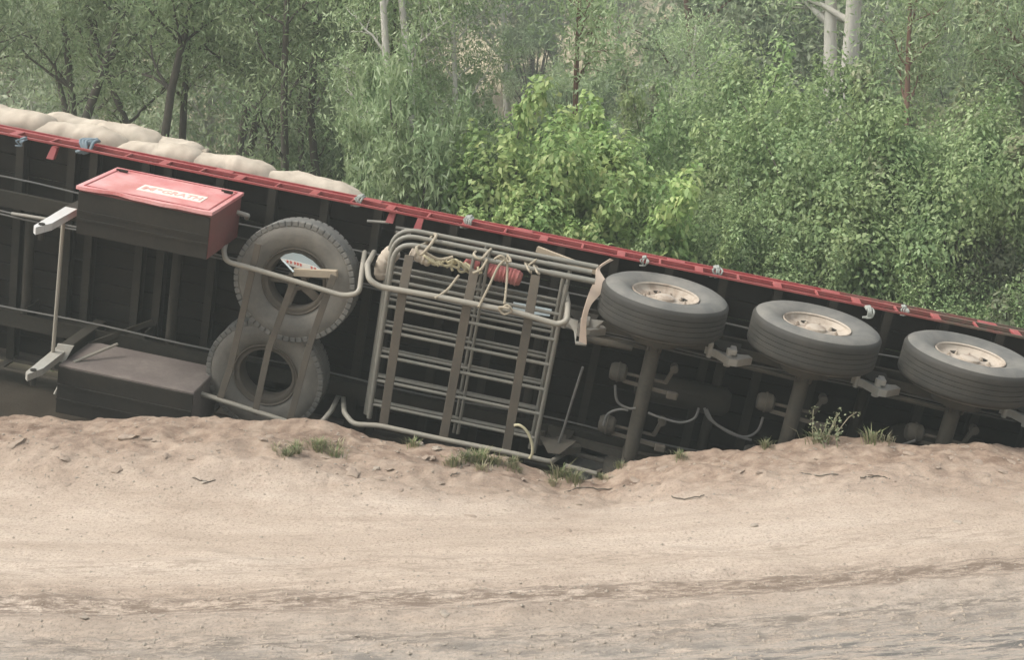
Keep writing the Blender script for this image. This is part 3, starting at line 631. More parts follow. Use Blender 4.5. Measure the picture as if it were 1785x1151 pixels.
rope('rope_bundle', 'tangled pale rope bundle lying on the gates behind the first rack strap', coil, .66, .011, 'yrope')
rope('lashing_rope', 'rope tied round the gate pipes just right of their bent corner', [[(757, 408, .5), (742, 424, .62), (726, 432, .80), (733, 444, .82), (748, 430, .80), (760, 412, .66), (757, 408, .5)], [(740, 440, .8), (765, 452, .78), (790, 448, .76)]], .7, .013, 'rope')
rope('lashing_rope', 'rope looped from the gate pipes to the middle of the rack tube', [[(832, 436, .55), (826, 444, .8), (838, 452, .83), (850, 440, .7), (856, 434, .6)], [(850, 452, .84), (838, 470, .88), (824, 476, .9)], [(800, 480, .8), (780, 505, .9), (758, 520, .98)]], .7, .011, 'rope')
rope('lashing_rope', 'slanting rope crossing in front of the ribbed red drum', [[(862, 452, .82), (872, 446, .84), (880, 452, .84), (868, 466, .86), (852, 500, .92), (838, 528, .97), (834, 536, 1.0)]], .7, .010, 'rope')
rope('lashing_rope', 'upright rope knotted to the rack tube below the ribbed red drum', [[(884, 448, .8), (884, 480, .86), (881, 515, .95), (879, 530, .99)], [(872, 540, .99), (884, 532, 1.0), (892, 542, 1.0), (878, 548, 1.0), (870, 536, 1.0), (888, 538, 1.02)], [(868, 450, .82), (890, 456, .84), (884, 444, .8)]], .7, .010, 'rope')
rope('lashing_rope', 'short rope ties round the gate pipes near the bent mudguard', [[(915, 458, .6), (921, 470, .82), (926, 476, .78), (921, 462, .62), (915, 458, .6)], [(930, 462, .6), (936, 474, .82), (940, 478, .78), (936, 466, .62), (930, 462, .6)], [(922, 462, .8), (936, 452, .78)]], .7, .009, 'rope')
a, b = P(936, 434, .3), P(1040, 474, .4); p = (a + b) / 2
tag(MB().beam(*local([a, b], p), .05, .04).build('timber_batten', 'timber', None, False), 'grey timber batten slanting from the deck to the bent mudguard', 'timber').matrix_world = on_trailer(p)
p = P(905, 555, .5)
tag(MB().prism(local([P(895, 527, .4), P(962, 540, .4), P(958, 552, .45), P(893, 542, .45)], p), (0, 0, -.01)).build('blue_sheet', 'skyblue', None, False), 'narrow pale blue sheet metal strip lying under the gates', 'sheet metal').matrix_world = on_trailer(p)
q = [(896, 742), (906, 742), (918, 752), (927, 772), (928, 790), (923, 800)]; c = [P(x, y, 1.0) for x, y in q]; p = c[0]
tag(MB().tube(local(spline(c, 6), p), .012, 8).build('pale_hose_loop', 'yrope', None), 'pale curved hose end arching over the grass below the pipe rack', 'hose').matrix_world = on_trailer(p)
# straps and rags tied on the rope rail
for px, py, s, mt, lb in ((155, 254, 1.25, 'blue', 'blue webbing strap hooked over the red rail between the hessian sacks'), (626, 350, .8, 'rag', 'dark rag knotted round the red rail above the upper spare tyre'), (815, 387, .85, 'rag', 'grey knotted rag on the red rail above the stacked gates'), (1122, 456, .5, 'rag', 'small grey tie on the red rail above the first wheel'), (1248, 474, .7, 'rag', 'grey tie on the red rail between the first and second wheels'), (38, 248, .5, 'blue', 'small blue tie hanging under the red rail at the front'), (1513, 545, .7, 'rag', 'muddy tie on the red rail past the second wheel'), (1575, 542, .5, 'rag', 'muddy knot standing up on the red rail before the third wheel')):
    s *= .78; p = PV(px, py, -.03); m = MB()
    for k in range(5):
        a = random.uniform(-.04, .04) * s; m.tube(spline([(a, .02, -.15 * s), (a + .03 * s, .05 * s, -.04), (a + random.uniform(-.03, .03), .045 * s, .05), (a + .02 * s, -.02, .09 * s), (a - .05 * s, -.06 * s, .06)], 4), [.016 * s] * 17, 6)
    m.box((0, .03, -.03), (.09 * s, .045 * s, .17 * s), Matrix.Rotation(.3, 3, 'Z'), .015); o = m.build('rail_tie', mt, None); o.matrix_world = on_trailer(p); tag(o, lb, 'strap', 'ties on the red rail')
# hessian sacks on the deck side
def sack(lb, x0, x1, ytop0, ytop1, wz=-.34, depth=.36, tuck=.5, ears=False):
    a, b = P(x0 - 18, ytop0 + 1, wz), P(x1 + 18, ytop1 + 1, wz); d = b - a; L = d.length; ang = math.atan2(d.y, d.x); c = (a + b) / 2
    nu, nv = 40, 28; H = tuck; vs = []; sd_ = random.uniform(0, 50)
    for i in range(nu + 1):
        s = -1 + 2 * i / nu; e = max(.02, 1 - abs(s) ** 4.2) ** .42
        for j in range(nv):
            t = 2 * math.pi * j / nv; ct, st = math.cos(t), math.sin(t)
            y = math.copysign(abs(st) ** .55, st) * H / 2 * (e if abs(s) > 0 else 1); z = math.copysign(abs(ct) ** .8, ct) * depth / 2 * (e ** .8)
            x = s * L / 2
            n_ = noise.noise(Vector((x * 3 + sd_, y * 3, z * 3))) * .045 + noise.noise(Vector((x * 9 + sd_, y * 9, z * 9))) * .012 + noise.noise(Vector((x * 22 + sd_, y * 7, z * 7))) * .008
            x += noise.noise(Vector((y * 5, z * 5, sd_))) * .03
            k = 1 + n_ / max(.12, math.hypot(y, z)); vs.append((x, y * k, z * k))
    fs = [(i * nv + j, i * nv + (j + 1) % nv, (i + 1) * nv + (j + 1) % nv, (i + 1) * nv + j) for i in range(nu) for j in range(nv)]
    fs += [tuple(range(nv))[::-1], tuple(range(nu * nv, nu * nv + nv))]
    m = MB(); m.add(vs, fs)
    if ears:
        for sx in (-1, 1):
            m.prism([(sx * L * .42, H * .38, .02), (sx * L * .47, H * .24, .02), (sx * L * .52, H * .40, .012), (sx * L * .49, H * .45, .012)], (0, 0, -.03))
    o = m.build('hessian_sack', 'sack', None, True, 180); o.matrix_world = on_trailer(Vector((c.x, c.y - H * .45, wz))) @ Matrix.Rotation(ang + random.uniform(-.05, .09), 4, 'Z') @ Matrix.Rotation(random.uniform(-.15, .15), 4, 'X')
    tag(o, lb, 'sack', 'hessian sacks loaded on the deck')
sack('full hessian sack at the very front of the row, cut by the picture edge', -70, 92, 178, 205, -.36, .38, .55)
sack('hessian sack just before the blue strap on the red rail', 70, 214, 203, 238, -.33, .34, .5)
sack('hessian sack set behind the row, peeping out past the blue strap', 182, 275, 214, 238, -.62, .34, .5)
sack('hessian sack lying directly above the red toolbox lid', 206, 352, 236, 266, -.32, .34, .5)
sack('hessian sack between the toolbox and the upper spare tyre', 338, 474, 258, 290, -.32, .34, .5)
sack('hessian sack at the rear end of the visible row, sloping down to the red rail', 462, 632, 284, 342, -.32, .34, .5)
sack('hessian sack barely showing above the red rail behind the others', 625, 730, 360, 380, -.34, .3, .4)
sack('hessian sack half hidden behind the front sacks', 85, 200, 196, 216, -.68, .3, .4)
sack('hessian sack with its knotted ear showing behind the row above the toolbox', 262, 345, 232, 258, -.66, .3, .4, True)

# ------------------------------------------------------------------ vegetation: every crown is leaf-sized faces on real branches
def leaves(name, cen, ln, wd, mat, seed, droop=.0, spread=1.0, jitter=.3, nrm=None):
    r = np.random.default_rng(seed); n = len(cen); cen = np.asarray(cen, float)
    a = r.normal(size=(n, 3)); a[:, 2] = a[:, 2] * spread - droop; a /= np.linalg.norm(a, axis=1)[:, None]
    b = r.normal(size=(n, 3)); b -= a * (a * b).sum(1)[:, None]; b /= np.linalg.norm(b, axis=1)[:, None]; c = np.cross(a, b)
    if nrm is not None:                                  # leaves held flat to the light, facing out of their clump
        c = nrm + r.normal(size=(n, 3)) * .45; c /= np.linalg.norm(c, axis=1)[:, None]; a -= c * (a * c).sum(1)[:, None]; a /= np.linalg.norm(a, axis=1)[:, None]; b = np.cross(c, a)
    L = (ln * r.uniform(1 - jitter, 1 + jitter, n))[:, None]; Wd = (wd * r.uniform(1 - jitter, 1 + jitter, n))[:, None]
    base = cen - a * L * .5; tip = cen + a * L * .5; mid = cen - a * L * .06; fold = c * Wd * r.uniform(.05, .35, n)[:, None]
    v = np.stack([base, mid + b * Wd * .5 + fold, tip, mid - b * Wd * .5 + fold], 1).reshape(-1, 3)
    me = bpy.data.meshes.new(name); me.vertices.add(4 * n); me.vertices.foreach_set('co', v.astype(np.float32).ravel())
    me.loops.add(4 * n); me.loops.foreach_set('vertex_index', np.arange(4 * n, dtype=np.int32)); me.polygons.add(n); me.polygons.foreach_set('loop_start', np.arange(0, 4 * n, 4, dtype=np.int32))
    me.update(calc_edges=True); me.materials.append(M[mat]); return me
def wander(r, a, d, L, n, wob, lift=0):
    p = np.array(a, float); d = np.array(d, float); d /= np.linalg.norm(d); out = [p.copy()]
    for k in range(n):
        d = d + r.normal(size=3) * wob + np.array([0, 0, lift]); d /= np.linalg.norm(d); p = p + d * L / n; out.append(p.copy())
    return out, d
def make_tree(name, seed, H, rad, r0, nlimb, zlo, crown_w, nleaf, ln, wd, mat, bark, droop=.9, lean=0, clump=.38, fork=1, dirs=None, wob=.05):
    r = np.random.default_rng(seed); m = MB(); tips = []
    stems = []
    for s in range(fork):
        d = np.array([r.normal() * (.06 + .14 * (fork > 1)) + lean, r.normal() * .08, 1]); d = np.array(dirs[s]) if dirs else d; st, _ = wander(r, (r.normal() * .06 * (fork > 1), r.normal() * .06 * (fork > 1), -.3), d, H + .3, 14, wob, .02)
        m.tube(st, [max(.008, r0 * (1 - .8 * k / 14)) for k in range(15)], 8); stems.append(st)
    for k in range(nlimb):
        st = stems[k % fork]; f = zlo + (1 - zlo) * (k + r.uniform(0, 1)) / nlimb; i = min(13, int(f * 14)); a = st[i]; th = r.uniform(0, 6.28)
        L = crown_w * (.55 + .5 * r.random()) * (1 - .55 * max(0, f - .5)); lb, d = wander(r, a, (math.cos(th), math.sin(th), .55 + .5 * r.random()), L, 7, .16, .05)
        rr = max(.008, r0 * (1 - .8 * f) * .55); m.tube(lb, [max(.004, rr * (1 - .85 * j / 7)) for j in range(8)], 6); tips += [(lb[4], .7), (lb[6], 1), (lb[7], 1)]
        for j in (2, 3, 4, 5, 6):
            th2 = r.uniform(0, 6.28); tw, _ = wander(r, lb[j], d * .6 + np.array([math.cos(th2), math.sin(th2), .3]), L * .45, 4, .2); m.tube(tw, [max(.003, rr * .4 * (1 - .8 * q / 4)) for q in range(5)], 4); tips += [(tw[2], .8), (tw[4], 1)]
    tips += [(s[-1], 1) for s in stems] + [(s[-3], 1) for s in stems]
    w_ = np.array([t[1] * r.uniform(.3, 1.6) for t in tips]); idx = r.choice(len(tips), nleaf, p=w_ / w_.sum()); tp = np.array([t[0] for t in tips])
    off = r.normal(size=(nleaf, 3)) * np.array([clump, clump, clump * .8]) * (.35 + .65 * r.random(len(tips)))[idx][:, None]
    cen = tp[idx] + off
    return m.mesh(name + '_trunk', bark, True, 60), leaves(name + '_crown', cen, ln, wd, mat, seed + 1, droop)
def make_shrub(name, seed, H, rad, nblob, nleaf, ln, wd, mat, bark='bark', droop=.15, flat=.9, low=.15, up=True):
    r = np.random.default_rng(seed); m = MB(); cs = []
    for k in range(nblob):
        th = r.uniform(0, 6.28); q = math.sqrt(r.uniform(.02, 1)) * rad * .78; z = H * (low + (1 - low) * r.uniform(.05, .82) * (1 - .35 * (q / rad) ** 2)); br = rad * r.uniform(.15, .36)
        c = np.array([q * math.cos(th), q * math.sin(th), z]); cs.append((c, br))
        st = [np.array([c[0] * .12, c[1] * .12, -.25]), np.array([c[0] * .35, c[1] * .35, z * .4]), c]; m.tube(spline(st, 4), [max(.005, .02 * (1 - .7 * i / 8)) * (.6 + .4 * H) for i in range(9)], 5)
    for k in range(nblob // 2):                          # leggy shoots that break the outline
        th = r.uniform(0, 6.28); st, _ = wander(r, cs[k][0], (math.cos(th) * .7, math.sin(th) * .7, r.uniform(.2, 1.1)), rad * r.uniform(.35, .7), 5, .15); m.tube(st, [.009, .007, .006, .005, .004, .003], 5)
        for q_ in st[2:]: cs.append((q_, rad * r.uniform(.07, .13)))
    nblob = len(cs)
    w_ = np.array([b ** 2 for c, b in cs]); idx = r.choice(nblob, nleaf, p=w_ / w_.sum()); C0 = np.array([c for c, b in cs])[idx]; B = np.array([b for c, b in cs])[idx]
    d = r.normal(size=(nleaf, 3)); d /= np.linalg.norm(d, axis=1)[:, None]; sh = 1 - .75 * r.random(nleaf) ** 2.2
    # tufted: leaves gather round twig ends on each clump
    tuft = r.normal(size=(nblob * 40, 3)); tuft /= np.linalg.norm(tuft, axis=1)[:, None]; d = d * .42 + tuft[idx * 40 + r.integers(0, 40, nleaf)]; d /= np.linalg.norm(d, axis=1)[:, None]
    cen = C0 + d * (B * sh * r.uniform(.85, 1.2, nleaf))[:, None] * np.array([1, 1, flat]); cen[:, 2] = np.maximum(cen[:, 2], .03)
    return m.mesh(name + '_stems', bark, True, 60), leaves(name + '_crown', cen, ln, wd, mat, seed + 1, droop, nrm=d * .8 + np.array([0, 0, .75]) if up else None)
GUMS = [make_tree('sapling_gum', 20 + k, 9.6, 0, .105, 22, (.60, .54, .58, .62, .34, .36)[k], 1.7, 13000, .13, .030, 'gum', 'bark', .8, lean=(-.06, .05, 0, .1, .05, 0)[k], clump=.36, fork=(1, 2, 2, 1, 2, 2)[k]) for k in range(6)]
WHITE = [make_tree('white_gum', 40 + k, 12, 0, .19, 16, .45, 2.6, 9000, .15, .035, 'gum', 'palebark', .8, lean=(.05, -.04)[k], clump=.5, fork=(2, 1)[k]) for k in range(2)]
TWIN = make_tree('twin_white_gum', 44, 12, 0, .21, 14, .55, 2.4, 8000, .15, .035, 'gum', 'palebark', .8, clump=.5, fork=3, dirs=[(-.05, 0, 1), (.005, .02, 1), (.06, .05, 1)], wob=.015)
PAIR = make_tree('straight_white_gum', 46, 13, 0, .17, 14, .55, 2.4, 8000, .15, .035, 'gum', 'palebark', .8, clump=.5, fork=2, dirs=[(-.05, 0, 1), (.02, .02, 1)], wob=.015)
FAR = [make_tree('slope_gum', 60 + k, 10, 0, .14, 22, .2, 2.6, 10000, .24, .07, 'farleaf', ('palebark', 'bark', 'redbark')[k], .5, lean=(.04, -.03, .08)[k], clump=.6) for k in range(3)]
RED = make_tree('red_sapling', 80, 8, 0, .085, 12, .66, 1.4, 4500, .12, .03, 'gum', 'redbark', .8, lean=-.02, clump=.4)
LAN = [make_shrub('shrub', 90 + k, 2.6, 1.55, 46, 52000, .052, .028, 'lantana') for k in range(3)]
LIME = [make_shrub('lime_bush', 100 + k, 2.5, 1.25, 44, 24000, .078, .042, 'lime', droop=.3) for k in range(2)]
OLIV = [make_shrub('olive_shrub', 110 + k, 2.8, 1.3, 28, 20000, .085, .035, 'olive') for k in range(2)]
GREY = [make_shrub('sapling_shrub', 120 + k, 3.2, 1.0, 30, 15000, .09, .026, 'gum', droop=.6, flat=1.2, up=False) for k in range(2)]
def plant(name, lb, cat, meshes, px, Y, sc, rz, group, dx=0, sz=1.0, stem='trunk', py_top=None, H=None):
    x = (px - CX) / F * Y + dx; z = zat(x, Y)
    if py_top is not None:                              # size it so that its top reaches a given height in the photo
        top = G(px, py_top, Y).z; sz = (top - z) / H / sc
    t = thing(name, lb, cat, Matrix.LocRotScale(Vector((x, Y, z - .05)), Matrix.Rotation(rz, 3, 'Z'), Vector((sc, sc, sc * sz))), group)
    obj(stem, meshes[0], t); obj('crown', meshes[1], t); return t
# left: slender gums with dark trunks behind the sacks
gl = 'slender gum trees behind the sacks'
for px, Y, k, rz, sc, lb in ((40, 21, 0, .2, 1.0, 'slender dark-trunked gum above the foremost hessian sack at the picture edge'), (168, 19, 1, 1.0, 1.0, 'forked dark gum rising behind the sacks next to the blue strap'), (232, 20.5, 2, 2.4, .95, 'dark gum with leaning trunks above the toolbox end'),
                             (330, 20, 3, .7, 1.0, 'leaning gum sapling behind the sack above the red toolbox'), (372, 22, 0, 3.2, 1.05, 'thin gum behind the sacks between the toolbox and the spare tyre'), (522, 17, 4, 4.0, .78, 'bright leafy gum with a forked dark trunk right behind the rearmost sack'),
                             (640, 16.2, 5, 5.2, .76, 'leafy gum with two thin dark stems behind the end of the sack row'), (280, 18, 0, 1.9, .9, 'gum with a thin straight trunk above the middle of the toolbox'), (415, 19, 1, .1, .9, 'forked gum behind the second sack from the end of the row'), (585, 19.5, 3, 5.0, .9, 'gum behind the forked leafy gums at the end of the sack row'), (-40, 17, 2, .9, 1.0, 'gum at the left picture edge with foliage hanging over the front sack')):
    plant('gum_tree', lb, 'tree', GUMS[k], px, Y, sc, rz, gl)
plant('white_gum_tree', 'white-barked gum with twin pale trunks behind the centre-left saplings', 'tree', PAIR, 727, 15.0, .52, 0, 'white-barked gums')
plant('white_gum_tree', 'white-barked gum with two pale trunks rising out of the dense shrubs', 'tree', TWIN, 1464, 21, .9, 0, 'white-barked gums')
plant('white_gum_tree', 'single pale leaning gum trunk above the shrub crest', 'tree', WHITE[1], 1240, 21, .5, 1.0, 'white-barked gums')
plant('white_gum_tree', 'pale gum trunk standing just beyond the twin white trunk at centre-left', 'tree', WHITE[1], 692, 15.6, .45, 3.0, 'white-barked gums')
plant('red_barked_tree', 'thin red-brown trunk rising straight behind the fresh green bush', 'tree', RED, 1045, 16.6, .85, .3, 'red-brown saplings')
plant('red_barked_tree', 'thin brown trunk among the shrubs to the side of the white twin gum', 'tree', RED, 1562, 16.6, .85, 2.2, 'red-brown saplings')
plant('red_barked_tree', 'brown sapling trunk nearest the photo edge above the third wheel', 'tree', RED, 1740, 17, .9, 4.2, 'red-brown saplings')
# shrubs straight behind the trailer
gs_ = 'shrubs in the gully behind the trailer'
for nm, kind, px, Y, sc, rz, top, H, lb in (
    ('broad_leaved_bush', LIME[0], 905, 14.4, 1.05, .3, 125, 2.5, 'big fresh green broad-leaved bush behind the middle of the red rail'),
    ('broad_leaved_bush', LIME[1], 1055, 14.6, 1.1, 2.1, 150, 2.5, 'fresh green bush beside the larger one, towards the first wheel'),
    ('broad_leaved_bush', LIME[1], 930, 13.5, .8, 4.0, 290, 2.5, 'low fresh green bush touching the red rail above the gates'),
    ('leafy_shrub', LAN[0], 1270, 16.5, 1.25, .0, 130, 2.6, 'tall green shrub rising behind the first wheel'),
    ('leafy_shrub', LAN[1], 1340, 18.5, 1.3, 1.1, 60, 2.6, 'highest green shrub mound below the white twin gum'),
    ('leafy_shrub', LAN[2], 1430, 15.2, 1.15, 2.0, 120, 2.6, 'wide green shrub behind the second wheel'),
    ('leafy_shrub', LAN[0], 1330, 13.9, .8, 3.0, 330, 2.6, 'low green shrub hugging the red rail between the first two wheels'),
    ('leafy_shrub', LAN[1], 1640, 14.6, 1.05, 4.1, 150, 2.6, 'green shrub standing behind the third wheel'),
    ('leafy_shrub', LAN[2], 1600, 17.5, 1.1, 5.0, 130, 2.6, 'green shrub between the white twin gum and the third wheel'),
    ('leafy_shrub', LAN[0], 1165, 18.5, 1.0, 5.6, 190, 2.6, 'dark green shrub filling the gap beside the fresh green bush'),
    ('leafy_shrub', LAN[1], 1200, 14.0, .7, .8, 330, 2.6, 'small green shrub just above the first wheel'),
    ('leafy_shrub', LAN[2], 1690, 13.3, .7, 1.9, 440, 2.6, 'low green shrub spilling onto the rail past the third wheel'),
    ('olive_shrub', OLIV[0], 1745, 15.5, 1.2, .3, 60, 2.8, 'olive brown shrub at the far end of the trailer by the picture edge'),
    ('olive_shrub', OLIV[1], 1700, 18.0, 1.4, 1.4, -40, 2.8, 'tall olive shrub behind the other one at the picture edge'),
    ('olive_shrub', OLIV[0], 1790, 13.6, .8, 2.6, 330, 2.8, 'olive shrub closest to the rear end of the red rail'),
    ('olive_shrub', OLIV[1], 1130, 22, 1.0, 3.0, 120, 2.8, 'dull olive shrub on the slope behind the fresh green bush'),
    ('sapling_shrub', GREY[0], 770, 14.5, .95, .5, 60, 3.2, 'upright grey-green sapling clump between the gum stems and the fresh green bush'),
    ('sapling_shrub', GREY[1], 850, 17.0, 1.2, 1.8, 60, 3.2, 'grey-green sapling clump behind the fresh green bush'),
    ('sapling_shrub', GREY[0], 710, 14.0, .9, 3.3, -130, 3.2, 'grey-green sapling clump at the foot of the white twin trunks'),
    ('sapling_shrub', GREY[1], 960, 20, 1.2, 4.4, 130, 3.2, 'grey-green sapling clump beside the thin red-brown trunk'),
    ('sapling_shrub', GREY[0], 1100, 17, .9, 5.5, 250, 3.2, 'small grey-green sapling clump against the dark green shrub'),
    ('sapling_shrub', GREY[1], 400, 18, .75, .2, 215, 3.2, 'low grey-green clump behind the sacks near the leafy gums'),
    ('sapling_shrub', GREY[1], 590, 21, 1.1, 2.9, 100, 3.2, 'grey-green clump between the two leafy gums')):
    plant(nm, lb, 'shrub', kind, px, Y, sc, rz, gs_, stem='stems', py_top=top, H=H)
# trees up the far slope
rr_ = random.Random(5)
far = []
for k in range(84):
    Y = 25 + 42 * (k / 84) + rr_.uniform(-1.5, 1.5); px = rr_.uniform(-150, 1950)
    if any(abs(px - a) < 60 * 40 / Y and abs(Y - b) < 5 for a, b in far): continue
    if any(a < px < b for a, b in ((40, 80), (200, 310), (370, 450), (515, 565), (805, 880))): continue
    far.append((px, Y)); plant('slope_gum_tree', 'grey-green gum standing on the dry slope beyond the gully', 'tree', FAR[k % 3], px, Y, rr_.uniform(.6, 1.0), rr_.uniform(0, 6), 'gums on the far slope')
for k in range(46):
    Y = rr_.uniform(23, 44); px = rr_.uniform(-60, 1850)
    if any(a < px < b for a, b in ((40, 80), (200, 310), (370, 450), (515, 565), (805, 880))): continue
    plant('slope_shrub', 'rounded grey-green shrub on the dry slope beyond the gully', 'shrub', (OLIV + GREY + LAN)[k % 7], px, Y, rr_.uniform(.8, 1.5), rr_.uniform(0, 6), 'shrubs on the far slope', stem='stems')
# dry and green grass in the gully and up the slope: nobody could count it
def grass(name, lb, n, box, ln, wd, mat, seed):
    r = np.random.default_rng(seed); x = r.uniform(box[0], box[1], n); y = box[2] + (box[3] - box[2]) * r.random(n) ** 1.5; x = x * (y / 15)
    k = fbm(x * .7, y * .7, 3) > -.12; x, y = x[k], y[k]; z = zg(x, y); cen = np.stack([x, y, z + ln * .35 * (y / 20)], 1)
    me = leaves(name, cen, ln, wd, mat, seed, droop=-2.2, spread=.6, jitter=.5); o = obj(name, me); o['kind'] = 'stuff'; o['label'] = lb; o['category'] = 'grass'
grass('gully_grass', 'dry straw-coloured grass in the gully and up the far slope', 60000, (-8.5, 8.5, 12.6, 48), .55, .03, 'straw', 5)
grass('green_undergrowth', 'low green undergrowth behind the trailer', 26000, (-8, 8, 12.4, 26), .30, .05, 'olive', 6)

# ------------------------------------------------------------------ verge and road litter
def road_at(px, py):                                   # where a photo pixel meets the ground in front of the trailer
    d = ray(px, py); t = np.arange(3.0, 13.5, .01); X, Y, Z = (cam.location[i] + d[i] * t for i in range(3)); k = int(np.argmax(Z < zg(X, Y)))
    return Vector((X[k], Y[k], Z[k]))
def tuft_mesh(seed, n, h, mat):
    r = np.random.default_rng(seed); m = MB()
    for k in range(n):
        th = r.uniform(0, 6.28); q = abs(r.normal()) * .05; a = Vector((q * math.cos(th), q * math.sin(th), -.02)); hh = h * r.uniform(.4, 1.1); o = Vector((math.cos(th), math.sin(th), 0)) * hh * r.uniform(.15, .8); w_ = Vector((-math.sin(th), math.cos(th), 0)) * r.uniform(.003, .006)
        p = [a, a + o * .3 + Vector((0, 0, hh * .55)), a + o + Vector((0, 0, hh * r.uniform(.6, .95)))]
        m.add([p[0] - w_, p[0] + w_, p[1] + w_, p[1] - w_, p[2]], [(0, 1, 2, 3), (3, 2, 4)])
    return m.mesh('tuft_blades', mat, False)
TU = [tuft_mesh(k, 90, .17, 'grassgreen') for k in range(4)]
TS = [tuft_mesh(10 + k, 40, .16, 'straw') for k in range(2)]
rr_ = random.Random(11)
for px, py, sc, lb in ((812, 800, .8, 'grass tuft on the verge below the middle of the pipe rack'), (838, 802, 1.0, 'grass tuft left of the hose loop, under the last rack strap'), (862, 806, .8, 'small grass tuft next to the rack strap end'), (885, 812, .7, 'grass tuft at the foot of the pale hose loop'), (975, 830, 1.0, 'grass tuft in the hollow below the triangular gusset'), (1000, 836, .9, 'grass tuft at the lowest point of the hollow'), (1042, 828, .8, 'grass tuft beside the first axle in the hollow'), (1082, 812, .5, 'tiny tuft against the first axle'), (1185, 797, .6, 'small tuft on the bank past the first axle'), (1335, 778, .6, 'small tuft on the bank by the second axle'), (1430, 766, 1.0, 'grass tuft on the crest of the bank past the second axle'), (1520, 768, .9, 'grass tuft on the bank between the second and third axles'), (1545, 768, .8, 'grass tuft on the bank nearest the third axle'), (720, 776, .6, 'small tuft at the verge under the first rack strap'), (560, 778, .7, 'sparse tuft on the red soil below the spare tyres'), (500, 792, .6, 'sparse tuft low on the red soil below the spare tyres')):
    p = road_at(px, py + 4); o = obj('grass_tuft', TU[rr_.randrange(4)] if rr_.random() < .75 else TS[rr_.randrange(2)]); o.location = (p.x, p.y + .02, p.z); s = sc; o.scale = (s, s, s * rr_.uniform(.7, 1.1)); o.rotation_euler = (0, 0, rr_.uniform(0, 6)); tag(o, lb, 'grass', 'grass tufts on the verge')
for k in range(34):
    a = k % 3; px = (rr_.uniform(765, 905), rr_.uniform(955, 1065), rr_.uniform(470, 600))[a]; py = (796 + (px - 765) * .12, 832, 782)[a] + rr_.uniform(-4, 14)
    p = road_at(px, py); o = obj('grass_tuft', (TS[k % 2] if rr_.random() < .45 else TU[k % 4])); s = rr_.uniform(.3, .62); o.location = p; o.scale = (s * 1.2, s * 1.2, s); o.rotation_euler = (0, 0, rr_.uniform(0, 6))
    tag(o, ('short sparse grass in the patch below the pipe rack', 'short grass blades in the hollow before the first axle', 'short dry grass on the red soil below the spare tyres')[a], 'grass', ('grass patch below the pipe rack', 'grass in the hollow', 'dry grass below the spare tyres')[a])
# a thistle-like weed in front of the dark gear past the second axle
p = road_at(1440, 772); wd_ = thing('weed', 'leggy weed with small pale leaves in front of the second axle gap', 'weed', Matrix.Translation(p)); m = MB(); r = np.random.default_rng(4); pts = []
for k in range(7):
    st, _ = wander(r, (r.normal() * .05, r.normal() * .05, -.02), (r.normal() * .5, r.normal() * .3, 1), r.uniform(.18, .42), 5, .2); m.tube(st, .004, 4); pts += [np.array(q) + r.normal(size=3) * .02 for q in st[2:] for _ in range(5)]
m.build('stems', 'straw', wd_); obj('crown', leaves('weed_leaves', pts, .03, .017, 'olive', 9), wd_)
def rock_mesh(seed, mat, flat=.6):
    bm = bmesh.new(); bmesh.ops.create_icosphere(bm, subdivisions=2, radius=1)
    for v in bm.verts:
        n_ = noise.noise(v.co * 1.3 + Vector((seed * 7.1, 0, 0))) * .5 + noise.noise(v.co * 3 + Vector((0, seed * 3.3, 0))) * .22; v.co *= 1 + n_; v.co.z *= flat
    me = bpy.data.meshes.new('stone'); bm.to_mesh(me); bm.free(); me.materials.append(M[mat]); return me
RK = [rock_mesh(k, 'stone') for k in range(4)]; CLD = [rock_mesh(20 + k, 'clod', .5) for k in range(4)]
def stone(nm, meshes, px, py, s, lb, cat, grp, z=.25):
    p = road_at(px, py); o = obj(nm, meshes[rr_.randrange(4)]); o.location = (p.x, p.y, p.z + s * z * .5); o.scale = (s * rr_.uniform(.8, 1.4), s * rr_.uniform(.7, 1.1), s * rr_.uniform(.5, .9)); o.rotation_euler = (rr_.uniform(-.3, .3), rr_.uniform(-.3, .3), rr_.uniform(0, 6)); tag(o, lb, cat, grp)
for px, py, s, lb in ((1668, 912, .024, 'dark round stone lying alone on the smooth road to the side of the third wheel'), (1313, 918, .03, 'flat dark stone on the smooth road below the second axle'), (527, 975, .014, 'small dark stone alone in the middle of the pale road'), (655, 818, .028, 'round stone on the verge below the pipe rack end'), (355, 842, .026, 'dark stone on the verge below the lower toolbox'), (762, 783, .04, 'pale stone at the verge under the rack tube'), (730, 776, .045, 'pale rounded stone beside the rack tube on the verge'), (147, 1078, .022, 'dark pebble near the front corner of the road'), (280, 1076, .018, 'pebble next to the tyre tracks in the foreground'), (775, 1072, .03, 'grey stone in the tyre track in the foreground centre'), (625, 1110, .02, 'grey pebble in the near foreground'), (907, 1018, .012, 'tiny dark pebble in the middle of the road'), (1248, 995, .013, 'tiny dark pebble near the middle track'), (455, 938, .016, 'pebble on the smooth pale road below the spare tyres')):
    stone('stone', RK, px, py, s, lb, 'stone', 'stones on the road')
for k in range(90):
    px = rr_.uniform(20, 1770); py = 800 + abs(rr_.gauss(0, 1)) * 36 + (20 if 880 < px < 1120 else -10) - (30 if px < 600 else 0)
    stone('earth_clod', CLD, px, py, rr_.uniform(.012, .045) if k % 4 else rr_.uniform(.04, .07), 'crumbly earth clod on the loose soil of the road verge', 'clod', 'earth clods along the verge', -.35)
